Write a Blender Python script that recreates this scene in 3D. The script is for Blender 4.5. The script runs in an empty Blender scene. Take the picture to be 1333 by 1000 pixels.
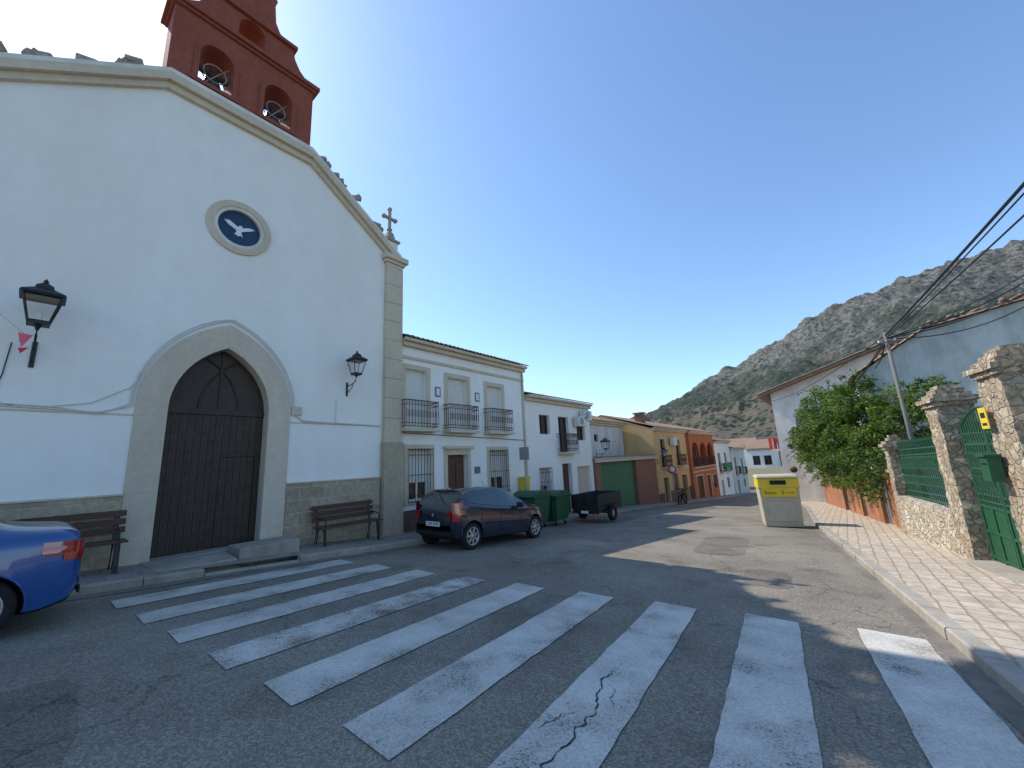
import bpy, math, random
from mathutils import Vector, Matrix, noise
from mathutils.geometry import tessellate_polygon
random.seed(7)
S=bpy.context.scene
COL=bpy.context.collection
R=random.random
def rr(a,b): return a+(b-a)*random.random()
SL=.066
def gz(y):
    if y<70: return -SL*y
    return -SL*70-(y-70)*.03

# ---------------------------------------------------------------- materials
def mat(name,col,rough=.8,var=.15,scale=6,bump=.0,bscale=60,metal=0,col2=None,coat=0,spec=.4,stain=0,dets=8,alpha_t=0):
    m=bpy.data.materials.new(name);m.use_nodes=True
    nt=m.node_tree;N=nt.nodes;L=nt.links
    b=N['Principled BSDF'];b.inputs['Roughness'].default_value=rough;b.inputs['Metallic'].default_value=metal
    b.inputs['Specular IOR Level'].default_value=spec;b.inputs['Coat Weight'].default_value=coat
    tc=N.new('ShaderNodeTexCoord')
    n1=N.new('ShaderNodeTexNoise');n1.inputs['Scale'].default_value=scale;n1.inputs['Detail'].default_value=dets;n1.inputs['Roughness'].default_value=.65
    L.new(tc.outputs['Object'],n1.inputs['Vector'])
    cr=N.new('ShaderNodeValToRGB');L.new(n1.outputs['Fac'],cr.inputs['Fac'])
    c2=col2 or tuple(c*(1-var) for c in col);c1=col if col2 else tuple(min(1,c*(1+var)) for c in col)
    cr.color_ramp.elements[0].position=.32;cr.color_ramp.elements[1].position=.68
    cr.color_ramp.elements[0].color=(*c2,1);cr.color_ramp.elements[1].color=(*c1,1)
    out=cr.outputs['Color']
    if stain:
        n2=N.new('ShaderNodeTexNoise');n2.inputs['Scale'].default_value=.9;n2.inputs['Detail'].default_value=9;n2.inputs['Roughness'].default_value=.7
        mp=N.new('ShaderNodeMapping');mp.inputs['Scale'].default_value=(1,1,.35);L.new(tc.outputs['Object'],mp.inputs['Vector']);L.new(mp.outputs['Vector'],n2.inputs['Vector'])
        r2=N.new('ShaderNodeValToRGB');r2.color_ramp.elements[0].position=.35;r2.color_ramp.elements[1].position=.62
        g=1-stain;r2.color_ramp.elements[0].color=(g,g*.98,g*.95,1);r2.color_ramp.elements[1].color=(1,1,1,1)
        L.new(n2.outputs['Fac'],r2.inputs['Fac'])
        mx=N.new('ShaderNodeMixRGB');mx.blend_type='MULTIPLY';mx.inputs[0].default_value=1
        L.new(out,mx.inputs[1]);L.new(r2.outputs['Color'],mx.inputs[2]);out=mx.outputs[0]
    L.new(out,b.inputs['Base Color'])
    if bump:
        n3=N.new('ShaderNodeTexNoise');n3.inputs['Scale'].default_value=bscale;n3.inputs['Detail'].default_value=6
        L.new(tc.outputs['Object'],n3.inputs['Vector'])
        bp=N.new('ShaderNodeBump');bp.inputs['Strength'].default_value=bump;bp.inputs['Distance'].default_value=.02
        L.new(n3.outputs['Fac'],bp.inputs['Height']);L.new(bp.outputs['Normal'],b.inputs['Normal'])
    return m
def brickmat(name,c1,c2,mort,bw,bh,axes='YZ',msize=.012,rough=.85,bump=.5,noise_s=9,off=.5,bias=0,dist=.012):
    m=mat(name,c1,rough);nt=m.node_tree;N=nt.nodes;L=nt.links;b=N['Principled BSDF']
    tc=N.new('ShaderNodeTexCoord');sp=N.new('ShaderNodeSeparateXYZ');cb=N.new('ShaderNodeCombineXYZ')
    L.new(tc.outputs['Object'],sp.inputs[0]);L.new(sp.outputs[axes[0]],cb.inputs[0]);L.new(sp.outputs[axes[1]],cb.inputs[1])
    nz=N.new('ShaderNodeTexNoise');nz.inputs['Scale'].default_value=2.5;L.new(cb.outputs[0],nz.inputs['Vector'])
    vm=N.new('ShaderNodeMixRGB');vm.blend_type='LINEAR_LIGHT';vm.inputs[0].default_value=dist;L.new(cb.outputs[0],vm.inputs[1]);L.new(nz.outputs['Color'],vm.inputs[2])
    bt=N.new('ShaderNodeTexBrick');bt.inputs['Scale'].default_value=1;bt.inputs['Brick Width'].default_value=bw;bt.inputs['Row Height'].default_value=bh
    bt.inputs['Mortar Size'].default_value=msize;bt.inputs['Mortar Smooth'].default_value=.3;bt.inputs['Bias'].default_value=bias;bt.offset=off
    bt.inputs['Color1'].default_value=(*c1,1);bt.inputs['Color2'].default_value=(*c2,1);bt.inputs['Mortar'].default_value=(*mort,1)
    L.new(vm.outputs[0],bt.inputs['Vector'])
    n1=N.new('ShaderNodeTexNoise');n1.inputs['Scale'].default_value=noise_s;n1.inputs['Detail'].default_value=9;n1.inputs['Roughness'].default_value=.7;L.new(tc.outputs['Object'],n1.inputs['Vector'])
    r=N.new('ShaderNodeValToRGB');r.color_ramp.elements[0].position=.3;r.color_ramp.elements[1].position=.7
    r.color_ramp.elements[0].color=(.66,.66,.66,1);r.color_ramp.elements[1].color=(1.22,1.2,1.17,1);L.new(n1.outputs['Fac'],r.inputs[0])
    mx=N.new('ShaderNodeMixRGB');mx.blend_type='MULTIPLY';mx.inputs[0].default_value=1;L.new(bt.outputs['Color'],mx.inputs[1]);L.new(r.outputs[0],mx.inputs[2])
    L.new(mx.outputs[0],b.inputs['Base Color'])
    ad=N.new('ShaderNodeMath');ad.operation='MULTIPLY_ADD';ad.inputs[1].default_value=-1.3;L.new(bt.outputs['Fac'],ad.inputs[0]);L.new(n1.outputs['Fac'],ad.inputs[2])
    bp=N.new('ShaderNodeBump');bp.inputs['Strength'].default_value=bump;bp.inputs['Distance'].default_value=.02;L.new(ad.outputs[0],bp.inputs['Height']);L.new(bp.outputs[0],b.inputs['Normal'])
    return m
def rubblemat(name,c1,c2,mort,sc=5):
    m=mat(name,c1,.9);nt=m.node_tree;N=nt.nodes;L=nt.links;b=N['Principled BSDF'];tc=N.new('ShaderNodeTexCoord')
    nz=N.new('ShaderNodeTexNoise');nz.inputs['Scale'].default_value=4;L.new(tc.outputs['Object'],nz.inputs['Vector'])
    vm=N.new('ShaderNodeMixRGB');vm.blend_type='LINEAR_LIGHT';vm.inputs[0].default_value=.07;L.new(tc.outputs['Object'],vm.inputs[1]);L.new(nz.outputs['Color'],vm.inputs[2])
    v=N.new('ShaderNodeTexVoronoi');v.inputs['Scale'].default_value=sc;L.new(vm.outputs[0],v.inputs['Vector'])
    e=N.new('ShaderNodeTexVoronoi');e.feature='DISTANCE_TO_EDGE';e.inputs['Scale'].default_value=sc;L.new(vm.outputs[0],e.inputs['Vector'])
    s=N.new('ShaderNodeSeparateColor');L.new(v.outputs['Color'],s.inputs[0])
    r=N.new('ShaderNodeValToRGB');r.color_ramp.elements[0].color=(*c1,1);r.color_ramp.elements[1].color=(*c2,1);L.new(s.outputs[0],r.inputs[0])
    n1=N.new('ShaderNodeTexNoise');n1.inputs['Scale'].default_value=14;n1.inputs['Detail'].default_value=8;L.new(tc.outputs['Object'],n1.inputs['Vector'])
    q=N.new('ShaderNodeValToRGB');q.color_ramp.elements[0].position=.3;q.color_ramp.elements[1].position=.7;q.color_ramp.elements[0].color=(.6,.6,.6,1);q.color_ramp.elements[1].color=(1.2,1.2,1.2,1);L.new(n1.outputs[0],q.inputs[0])
    mu=N.new('ShaderNodeMixRGB');mu.blend_type='MULTIPLY';mu.inputs[0].default_value=1;L.new(r.outputs[0],mu.inputs[1]);L.new(q.outputs[0],mu.inputs[2])
    ed=N.new('ShaderNodeValToRGB');ed.color_ramp.elements[0].position=.02;ed.color_ramp.elements[1].position=.09;L.new(e.outputs['Distance'],ed.inputs[0])
    mx=N.new('ShaderNodeMixRGB');L.new(ed.outputs[0],mx.inputs[0]);mx.inputs[1].default_value=(*mort,1);L.new(mu.outputs[0],mx.inputs[2]);L.new(mx.outputs[0],b.inputs['Base Color'])
    bp=N.new('ShaderNodeBump');bp.inputs['Strength'].default_value=.9;bp.inputs['Distance'].default_value=.05
    a=N.new('ShaderNodeMath');a.operation='MULTIPLY_ADD';a.inputs[1].default_value=.3;L.new(n1.outputs[0],a.inputs[0]);L.new(ed.outputs[0],a.inputs[2]);L.new(a.outputs[0],bp.inputs['Height']);L.new(bp.outputs[0],b.inputs['Normal'])
    return m
M={}
M['white']=mat('white_render',(.87,.845,.80),.85,.02,3,.25,90,stain=.05)
M['white2']=mat('white_paint_old',(.76,.73,.67),.85,.06,3,.3,60,stain=.25)
M['cream']=mat('cream_trim',(.63,.53,.40),.8,.07,8,.15,80,stain=.12)
M['palestone']=mat('pale_stone_trim',(.64,.55,.43),.8,.08,10,.2,80,stain=.15)
M['dado']=brickmat('dado_stone',(.47,.37,.26),(.34,.27,.19),(.51,.43,.33),.62,.3,'YZ',.012)
M['pilstone']=mat('pilaster_stone',(.46,.37,.26),.85,.12,7,.35,50,stain=.2)
M['redtower']=mat('red_painted_brick',(.31,.085,.052),.85,.15,6,.4,50,stain=.22)
M['redtrim']=mat('red_trim',(.27,.072,.045),.85,.12,8,.3,50)
M['darkwood']=mat('dark_wood',(.038,.021,.013),.5,.35,5,.3,30)
M['wood']=mat('bench_wood',(.09,.04,.026),.55,.3,12,.2,50)
M['black']=mat('black_iron',(.012,.012,.013),.45,.2,10)
M['iron']=mat('brown_iron',(.075,.034,.023),.6,.2,10)
M['tile']=mat('roof_tile',(.30,.19,.12),.9,.3,3,.4,30,col2=(.13,.10,.075))
M['tile2']=mat('roof_tile_red',(.38,.24,.16),.9,.3,3,.4,30,col2=(.20,.14,.10))
M['shutter']=mat('shutter_white',(.70,.68,.62),.6,.04,4)
M['glassd']=mat('window_glass_dark',(.02,.025,.03),.08,.2,2,spec=.8)
M['brown']=mat('brown_dado',(.14,.085,.06),.8,.2,6,.2)
M['doorbrown']=mat('brown_door',(.10,.045,.028),.5,.2,8)
M['concrete']=mat('concrete',(.37,.33,.275),.9,.14,5,.4,60,stain=.25)
M['paveL']=brickmat('grey_pavers',(.32,.28,.235),(.26,.23,.195),(.17,.145,.12),.4,.4,'YX',.008)
M['paveR']=brickmat('cream_pavers',(.52,.45,.36),(.44,.37,.285),(.35,.26,.19),.30,.21,'YX',.016,noise_s=6,dist=.035)
M['green']=mat('green_metal',(.018,.085,.04),.5,.15,8)
M['greengate']=mat('green_garage_paint',(.045,.17,.08),.6,.1,4)
M['brick']=brickmat('orange_brick',(.30,.115,.065),(.25,.10,.055),(.35,.27,.2),.25,.08,'YZ',.01)
M['yellow']=mat('ochre_render',(.68,.44,.20),.85,.07,3,.2,60,stain=.1)
M['red']=mat('terracotta_render',(.48,.15,.062),.85,.08,3,.2,60,stain=.1)
M['orange']=mat('orange_render',(.40,.17,.085),.85,.16,3,.3,60,stain=.35)
M['rubble']=rubblemat('rubble_stone',(.34,.25,.16),(.52,.43,.31),(.38,.32,.25),7)
M['rubblew']=rubblemat('rubble_wall_stone',(.44,.36,.25),(.60,.52,.40),(.46,.40,.31),7)
M['rubber']=mat('tyre_rubber',(.015,.015,.015),.85,.2,20)
M['alloy']=mat('alloy_wheel',(.45,.46,.47),.35,.05,10,metal=.7)
M['cyel']=mat('container_yellow',(.70,.50,.03),.5,.06,4)
M['cbeige']=mat('container_beige',(.48,.44,.33),.6,.08,4,stain=.15)
M['grey']=mat('grey_metal',(.33,.34,.35),.45,.08,6,metal=.3)
M['polegrey']=mat('weathered_pole',(.16,.15,.14),.85,.15,6)
M['blue']=mat('blue_disc',(.012,.045,.10),.5,.1,6)
M['dove']=mat('dove_white',(.75,.78,.78),.6,.03,4)
M['plate']=mat('plate_white',(.75,.75,.73),.4,.02,4)
M['redl']=mat('tail_lamp_red',(.38,.012,.012),.12,.1,10,spec=.8,coat=1)
M['signred']=mat('sign_red',(.55,.03,.03),.4,.05,4)
M['pink']=mat('pink_cloth',(.75,.15,.22),.8,.1,4)
M['stonegrey']=mat('weathered_stone',(.34,.29,.22),.9,.2,10,.5,40)
M['bronze']=mat('bell_bronze',(.09,.085,.075),.45,.2,8,metal=.6)
M['door_grey']=mat('grey_door',(.15,.17,.19),.5,.1,6)
M['cable']=mat('white_cable',(.6,.58,.54),.6,.05,6)
M['binyel']=mat('yellow_plastic',(.72,.52,.03),.5,.05,4)

def asphalt(dark=1.0):
    m=mat('asphalt',(.105,.098,.088),.92,.25,1.2);nt=m.node_tree;N=nt.nodes;L=nt.links;b=N['Principled BSDF'];tc=N.new('ShaderNodeTexCoord')
    big=N.new('ShaderNodeTexNoise');big.inputs['Scale'].default_value=.35;big.inputs['Detail'].default_value=9;big.inputs['Roughness'].default_value=.65;L.new(tc.outputs['Object'],big.inputs[0])
    rb=N.new('ShaderNodeValToRGB');rb.color_ramp.elements[0].position=.34;rb.color_ramp.elements[1].position=.66
    rb.color_ramp.elements[0].color=(.17*dark,.148*dark,.118*dark,1);rb.color_ramp.elements[1].color=(.285*dark,.25*dark,.20*dark,1);L.new(big.outputs[0],rb.inputs[0])
    fine=N.new('ShaderNodeTexVoronoi');fine.inputs['Scale'].default_value=75;L.new(tc.outputs['Object'],fine.inputs['Vector'])
    sc=N.new('ShaderNodeSeparateColor');L.new(fine.outputs['Color'],sc.inputs[0])
    rf=N.new('ShaderNodeValToRGB');rf.color_ramp.elements[0].color=(.5,.5,.5,1);rf.color_ramp.elements[1].color=(1.45,1.42,1.38,1);L.new(sc.outputs[0],rf.inputs[0])
    x=rf.color_ramp.elements.new(.55);x.color=(.9,.9,.9,1)
    mx=N.new('ShaderNodeMixRGB');mx.blend_type='MULTIPLY';mx.inputs[0].default_value=.85;L.new(rb.outputs[0],mx.inputs[1]);L.new(rf.outputs[0],mx.inputs[2])
    ol=N.new('ShaderNodeTexNoise');ol.inputs['Scale'].default_value=1.1;ol.inputs['Detail'].default_value=5;L.new(tc.outputs['Object'],ol.inputs[0])
    ro=N.new('ShaderNodeValToRGB');ro.color_ramp.elements[0].position=.30;ro.color_ramp.elements[1].position=.45;ro.color_ramp.elements[0].color=(.68,.67,.66,1);ro.color_ramp.elements[1].color=(1,1,1,1);L.new(ol.outputs[0],ro.inputs[0])
    m3=N.new('ShaderNodeMixRGB');m3.blend_type='MULTIPLY';m3.inputs[0].default_value=1;L.new(mx.outputs[0],m3.inputs[1]);L.new(ro.outputs[0],m3.inputs[2])
    nz=N.new('ShaderNodeTexNoise');nz.inputs['Scale'].default_value=1.8;nz.inputs['Detail'].default_value=8;L.new(tc.outputs['Object'],nz.inputs[0])
    ds=N.new('ShaderNodeMixRGB');ds.blend_type='LINEAR_LIGHT';ds.inputs[0].default_value=.45;L.new(tc.outputs['Object'],ds.inputs[1]);L.new(nz.outputs['Color'],ds.inputs[2])
    cv=N.new('ShaderNodeTexVoronoi');cv.feature='DISTANCE_TO_EDGE';cv.inputs['Scale'].default_value=.26;L.new(ds.outputs[0],cv.inputs['Vector'])
    rc=N.new('ShaderNodeValToRGB');rc.color_ramp.elements[0].position=.0015;rc.color_ramp.elements[1].position=.0035;rc.color_ramp.elements[0].color=(.35,.35,.35,1);rc.color_ramp.elements[1].color=(1,1,1,1);L.new(cv.outputs['Distance'],rc.inputs[0])
    m2=N.new('ShaderNodeMixRGB');m2.blend_type='MULTIPLY';m2.inputs[0].default_value=.8;L.new(m3.outputs[0],m2.inputs[1]);L.new(rc.outputs[0],m2.inputs[2])
    L.new(m2.outputs[0],b.inputs['Base Color'])
    bp=N.new('ShaderNodeBump');bp.inputs['Strength'].default_value=.45;bp.inputs['Distance'].default_value=.008;L.new(fine.outputs['Distance'],bp.inputs['Height']);L.new(bp.outputs[0],b.inputs['Normal'])
    return m
M['asphalt']=asphalt();M['asphalt_patch']=asphalt(.74);M['asphalt_pale']=asphalt(1.15)
def paintmat(name,wear):
    m=asphalt();m.name=name;nt=m.node_tree;N=nt.nodes;L=nt.links;b=N['Principled BSDF']
    src=b.inputs['Base Color'].links[0].from_socket
    tc=N.new('ShaderNodeTexCoord')
    a=N.new('ShaderNodeTexNoise');a.inputs['Scale'].default_value=55;a.inputs['Detail'].default_value=4;L.new(tc.outputs['Object'],a.inputs[0])
    c=N.new('ShaderNodeTexNoise');c.inputs['Scale'].default_value=2.2;c.inputs['Detail'].default_value=6;L.new(tc.outputs['Object'],c.inputs[0])
    ad=N.new('ShaderNodeMath');ad.operation='ADD';L.new(a.outputs[0],ad.inputs[0]);L.new(c.outputs[0],ad.inputs[1])
    r=N.new('ShaderNodeValToRGB');r.color_ramp.elements[0].position=wear;r.color_ramp.elements[1].position=wear+.09
    h=N.new('ShaderNodeMath');h.operation='MULTIPLY';h.inputs[1].default_value=.5;L.new(ad.outputs[0],h.inputs[0]);L.new(h.outputs[0],r.inputs[0])
    w=N.new('ShaderNodeMixRGB');L.new(r.outputs[0],w.inputs[0]);L.new(src,w.inputs[1])
    dn=N.new('ShaderNodeValToRGB');dn.color_ramp.elements[0].color=(.46,.43,.375,1);dn.color_ramp.elements[1].color=(.68,.64,.56,1);dn.color_ramp.elements[0].position=.3;dn.color_ramp.elements[1].position=.7;L.new(c.outputs[0],dn.inputs[0])
    f2=N.new('ShaderNodeTexVoronoi');f2.inputs['Scale'].default_value=75;L.new(tc.outputs['Object'],f2.inputs['Vector']);s2=N.new('ShaderNodeSeparateColor');L.new(f2.outputs['Color'],s2.inputs[0])
    q2=N.new('ShaderNodeValToRGB');q2.color_ramp.elements[0].color=(.74,.74,.74,1);L.new(s2.outputs[0],q2.inputs[0])
    mm=N.new('ShaderNodeMixRGB');mm.blend_type='MULTIPLY';mm.inputs[0].default_value=1;L.new(dn.outputs[0],mm.inputs[1]);L.new(q2.outputs[0],mm.inputs[2])
    L.new(mm.outputs[0],w.inputs[2]);L.new(w.outputs[0],b.inputs['Base Color'])
    return m
M['paint']=paintmat('road_paint',.365);M['paintworn']=paintmat('road_paint_worn',.44)

# ---------------------------------------------------------------- builder
class Fr:
    def __init__(s,o,u,n): s.o=Vector(o);s.u=Vector(u).normalized();s.n=Vector(n).normalized()
    def p(s,u,v,w=0): return s.o+s.u*u+s.n*w+Vector((0,0,v))
WORLD=Fr((0,0,0),(1,0,0),(0,1,0))
class Bd:
    def __init__(s): s.v=[];s.f=[];s.m=[];s.mats=[];s.sm=[]
    def mi(s,k):
        m=M[k] if isinstance(k,str) else k
        if m not in s.mats: s.mats.append(m)
        return s.mats.index(m)
    def add(s,vs,fs,k,smooth=False):
        o=len(s.v);i=s.mi(k);s.v+= [tuple(x) for x in vs]
        for f in fs: s.f.append([a+o for a in f]);s.m.append(i);s.sm.append(smooth)
    def box(s,F,u0,u1,v0,v1,w0,w1,k,top=None):
        du,dw=top or (0,0)
        P=[F.p(u0,v0,w0),F.p(u1,v0,w0),F.p(u1,v0,w1),F.p(u0,v0,w1),F.p(u0+du,v1,w0+dw),F.p(u1-du,v1,w0+dw),F.p(u1-du,v1,w1-dw),F.p(u0+du,v1,w1-dw)]
        s.add(P,[(0,1,2,3),(4,5,6,7),(0,1,5,4),(1,2,6,5),(2,3,7,6),(3,0,4,7)],k)
    def tube(s,pts,r,k,n=6,closed=False):
        pts=[Vector(p) for p in pts];c=len(pts);vs=[];fs=[]
        for i,p in enumerate(pts):
            a=pts[i-1] if (i or closed) else p;b=pts[(i+1)%c] if (i<c-1 or closed) else p
            d=(b-a);d=d.normalized() if d.length>1e-9 else Vector((0,0,1))
            x=d.cross(Vector((0,0,1)) if abs(d.z)<.9 else Vector((1,0,0))).normalized();y=d.cross(x)
            ri=r[i] if isinstance(r,(list,tuple)) else r
            for j in range(n):
                t=2*math.pi*j/n;vs.append(p+x*math.cos(t)*ri+y*math.sin(t)*ri)
        for i in range(c if closed else c-1):
            for j in range(n):
                a=i*n+j;b=i*n+(j+1)%n;e=((i+1)%c)*n+j;g=((i+1)%c)*n+(j+1)%n;fs.append((a,b,g,e))
        if not closed: fs+= [tuple(range(n)),tuple(range((c-1)*n,c*n))]
        s.add(vs,fs,k,n>6)
    def wall(s,F,outer,holes,w0,w1,k,kj=None):
        polys=[outer]+holes
        tri=tessellate_polygon([[Vector((a,b,0)) for a,b in P] for P in polys])
        flat=[q for P in polys for q in P]
        n=len(flat)
        s.add([F.p(a,b,w1) for a,b in flat]+[F.p(a,b,w0) for a,b in flat],[t for t in tri]+[tuple(n+i for i in t) for t in tri],k)
        for qi,P in enumerate(polys):
            c=len(P);vs=[F.p(a,b,w1) for a,b in P]+[F.p(a,b,w0) for a,b in P]
            s.add(vs,[(i,(i+1)%c,c+(i+1)%c,c+i) for i in range(c)],(kj or k) if qi else k)
    def prism(s,F,poly,w0,w1,k): s.wall(F,poly,[],w0,w1,k)
    def lathe(s,c,prof,k,n=20,axis=None,smooth=True):
        c=Vector(c);ax=Vector(axis or (0,0,1)).normalized();x=ax.orthogonal().normalized();y=ax.cross(x);vs=[];fs=[]
        for r,h in prof:
            for j in range(n):
                t=2*math.pi*j/n;vs.append(c+ax*h+x*math.cos(t)*r+y*math.sin(t)*r)
        for i in range(len(prof)-1):
            for j in range(n): fs.append((i*n+j,i*n+(j+1)%n,(i+1)*n+(j+1)%n,(i+1)*n+j))
        s.add(vs,fs,k,smooth)
    def obj(s,name,bevel=0,parent=None):
        me=bpy.data.meshes.new(name);me.from_pydata(s.v,[],s.f)
        for m in s.mats: me.materials.append(m)
        me.polygons.foreach_set('material_index',s.m);me.polygons.foreach_set('use_smooth',s.sm);me.update()
        import bmesh
        bm=bmesh.new();bm.from_mesh(me);bmesh.ops.recalc_face_normals(bm,faces=bm.faces);bm.to_mesh(me);bm.free()
        o=bpy.data.objects.new(name,me);COL.objects.link(o)
        if bevel:
            b=o.modifiers.new('b','BEVEL');b.width=bevel;b.segments=2;b.limit_method='ANGLE'
        if parent: o.parent=parent;o.matrix_parent_inverse=Matrix.Translation(-parent.location)
        return o
class Grp:
    def __init__(s,name,loc=(0,0,0)):
        s.e=bpy.data.objects.new(name,None);s.e.location=loc;s.e.empty_display_size=.3;COL.objects.link(s.e);s.parts=[]
    def part(s,name,bevel=0):
        b=Bd();s.parts.append((name,b,bevel));return b
    def done(s):
        for n,b,bv in s.parts:
            if b.v: b.obj(n,bv,s.e)
def text(body,size,loc,rot,k,name,parent,ext=.004):
    c=bpy.data.curves.new(name,'FONT');c.body=body;c.size=size;c.extrude=ext;c.align_x='CENTER';c.align_y='CENTER';c.materials.append(M[k])
    o=bpy.data.objects.new(name,c);COL.objects.link(o);o.rotation_euler=rot;o.location=loc
    if parent: o.parent=parent;o.matrix_parent_inverse=Matrix.Translation(-parent.location)
    return o
def arcpts(cx,cy,r,a0,a1,n): return [(cx+r*math.cos(math.radians(a0+(a1-a0)*i/n)),cy+r*math.sin(math.radians(a0+(a1-a0)*i/n))) for i in range(n+1)]
def circ(cx,cy,r,n=40): return arcpts(cx,cy,r,0,360,n)[:-1]
def pointed(c,a,s,r,n=12):
    Rr=(a*a+r*r)/(2*a);th=math.acos((Rr-a)/Rr);pr=[(c-(Rr-a)+Rr*math.cos(th*i/n),s+Rr*math.sin(th*i/n)) for i in range(n+1)]
    return pr+[(2*c-x,z) for x,z in pr[::-1][1:]]
def rect(a,b,c,d): return [(a,c),(b,c),(b,d),(a,d)]

# ---------------------------------------------------------------- ground, road, pavements
def strip(name,left,right,ys,dz,k,nx=1):
    b=Bd();vs=[];fs=[]
    for y in ys:
        for i in range(nx+1):
            x=left(y)+(right(y)-left(y))*i/nx;vs.append((x,y,gz(y)+dz))
    for j in range(len(ys)-1):
        for i in range(nx): a=j*(nx+1)+i;fs.append((a,a+1,a+nx+2,a+nx+1))
    b.add(vs,fs,k);return b.obj(name)
def lerp(tab):
    def f(y):
        if y<=tab[0][0]: 
            (a,b),(c,d)=tab[0],tab[1]
        elif y>=tab[-1][0]: (a,b),(c,d)=tab[-2],tab[-1]
        else:
            for (a,b),(c,d) in zip(tab,tab[1:]):
                if a<=y<=c: break
        return b+(d-b)*(y-a)/(c-a)
    return f
kr=lerp([(-30,4.9),(4.7,.74),(10.6,-.05),(18.3,-1.12),(30,-2.15),(36,-3.3),(42,-4.1),(60,-4.9),(90,-6)])
kl=lerp([(-30,-8.9),(10,-8.9),(25,-9.3),(60,-9.0),(90,-8.6)])
ys=[-30+i for i in range(121)]
gb=Bd()
gv=[];gf=[];gx=[-3000,-600,-100,-30,-12,0,12,30,100,600,3000];gy=[-2500,-400,-60,-30,0,30,60,70,120,400,1500,5000]
def gg(x,y):
    if y<-60: return 4
    if y>120: return -7.5
    return gz(y)-.03
for y in gy:
    for x in gx: gv.append((x,y,gg(x,y)))
w=len(gx)
for j in range(len(gy)-1):
    for i in range(w-1): gf.append((j*w+i,j*w+i+1,(j+1)*w+i+1,(j+1)*w+i))
M['earth']=mat('dry_earth',(.22,.18,.11),.95,.3,.3,.3,5,col2=(.12,.12,.06))
gb.add(gv,gf,'earth');gb.obj('ground')
strip('road',kl,kr,ys,0,'asphalt',1)
# repaired areas of the road surface
rp_=Bd()
def patch(cx,cy,lx,ly,k,seed,rot=-.11):
    random.seed(seed);n=28;P=[]
    for i in range(n):
        t=2*math.pi*i/n;c,s=math.cos(t),math.sin(t);q=1/max(abs(c),abs(s))**.8
        u=c*q*lx/2*rr(.93,1.05);v=s*q*ly/2*rr(.95,1.04);x=cx+u*math.cos(rot)-v*math.sin(rot);y=cy+u*math.sin(rot)+v*math.cos(rot);P.append((x,y,gz(y)+.004))
    rp_.add(P+[(cx,cy,gz(cy)+.004)],[(i,(i+1)%n,n) for i in range(n)],k)
patch(-5.6,8.6,1.5,3.4,'asphalt_pale',1,.13);patch(-2.7,11.6,1.1,3.2,'asphalt_patch',2,.13);patch(-6.3,17.5,2.0,5.5,'asphalt_pale',3,.1);patch(-4.2,-.1,2.4,1.0,'asphalt_patch',4);patch(-6.8,25,1.3,6,'asphalt_patch',6,.08);patch(-1.3,8.2,.7,1.4,'asphalt_patch',7,.13)
random.seed(5);rp_.obj('road_patches')
KH=.13
def pave(name,inner,outer,y0,y1,k,kb):
    g=Grp(name);b=g.part('paving');yy=[y0+(y1-y0)*i/80 for i in range(81)]
    sg=1 if outer(10)>inner(10) else -1
    for i in range(80):
        a,c=yy[i],yy[i+1]
        ia,ic=inner(a)+sg*.16,inner(c)+sg*.16
        b.add([(ia,a,gz(a)+KH-.004),(ic,c,gz(c)+KH-.004),(outer(c),c,gz(c)+KH-.004),(outer(a),a,gz(a)+KH-.004)],[(0,1,2,3)],k)
    kb_=g.part('kerb')
    n=int((y1-y0)/.8)
    for i in range(n):
        a=y0+i*.8+.006;c=y0+(i+1)*.8-.006
        h=.05 if (2.0<a<3.1 and sg<0) else KH
        dz=rr(-.005,.005);dx=rr(-.008,.008)
        x0,x1=inner(a)+dx,inner(c)+dx;P=[]
        for (x,y) in((x0,a),(x1,c)):
            P+= [(x,y,gz(y)-.1),(x,y,gz(y)+h-.02+dz),(x+sg*.02,y,gz(y)+h+dz),(x+sg*.165,y,gz(y)+h+dz),(x+sg*.165,y,gz(y)-.1)]
        kb_.add(P,[(0,1,6,5),(1,2,7,6),(2,3,8,7),(3,4,9,8),(0,1,2,3,4),(5,6,7,8,9)],'concrete')
    g.done()
pave('pavement',kl,lambda y:-10.6,-25,60,'paveL','kerb')
wallx=lambda y:3.46-.137*y
pave('pavement',kr,lambda y:wallx(y)+.3,-25,44,'paveR','kerb')
M['gutter']=mat('gutter_concrete',(.21,.19,.16),.9,.2,4,.4,60,stain=.3)
strip('gutter',lambda y:kl(y)+.0,lambda y:kl(y)+.28,[-25+i for i in range(85)],.008,'gutter')
strip('gutter',lambda y:kr(y)-.16+.03*math.sin(y*2.3),lambda y:kr(y)-.0,[-25+i*.25 for i in range(270)],.008,'gutter')
cw=Grp('zebra_crossing')
for k in range(9):
    b=cw.part('stripe_%d'%(k+1));xr=-8.01+1.047*k;yf=4.47+.2*k;yn=.96+.12*k;wd=.54;n=24;vs=[];fs=[]
    for i in range(n+1):
        y=yf+(yn-yf)*i/n;x=xr+.113*(yf-y)
        vs+=[(x-wd+rr(-.008,.008),y,gz(y)+.009),(x+rr(-.008,.008),y,gz(y)+.009)]
    for i in range(n): fs.append((2*i,2*i+1,2*i+3,2*i+2))
    b.add(vs,fs,'paintworn' if k in(3,) else 'paint')
M['crack']=mat('crack_dark',(.035,.03,.027),.95,.2,10)
ck=Bd()
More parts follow.
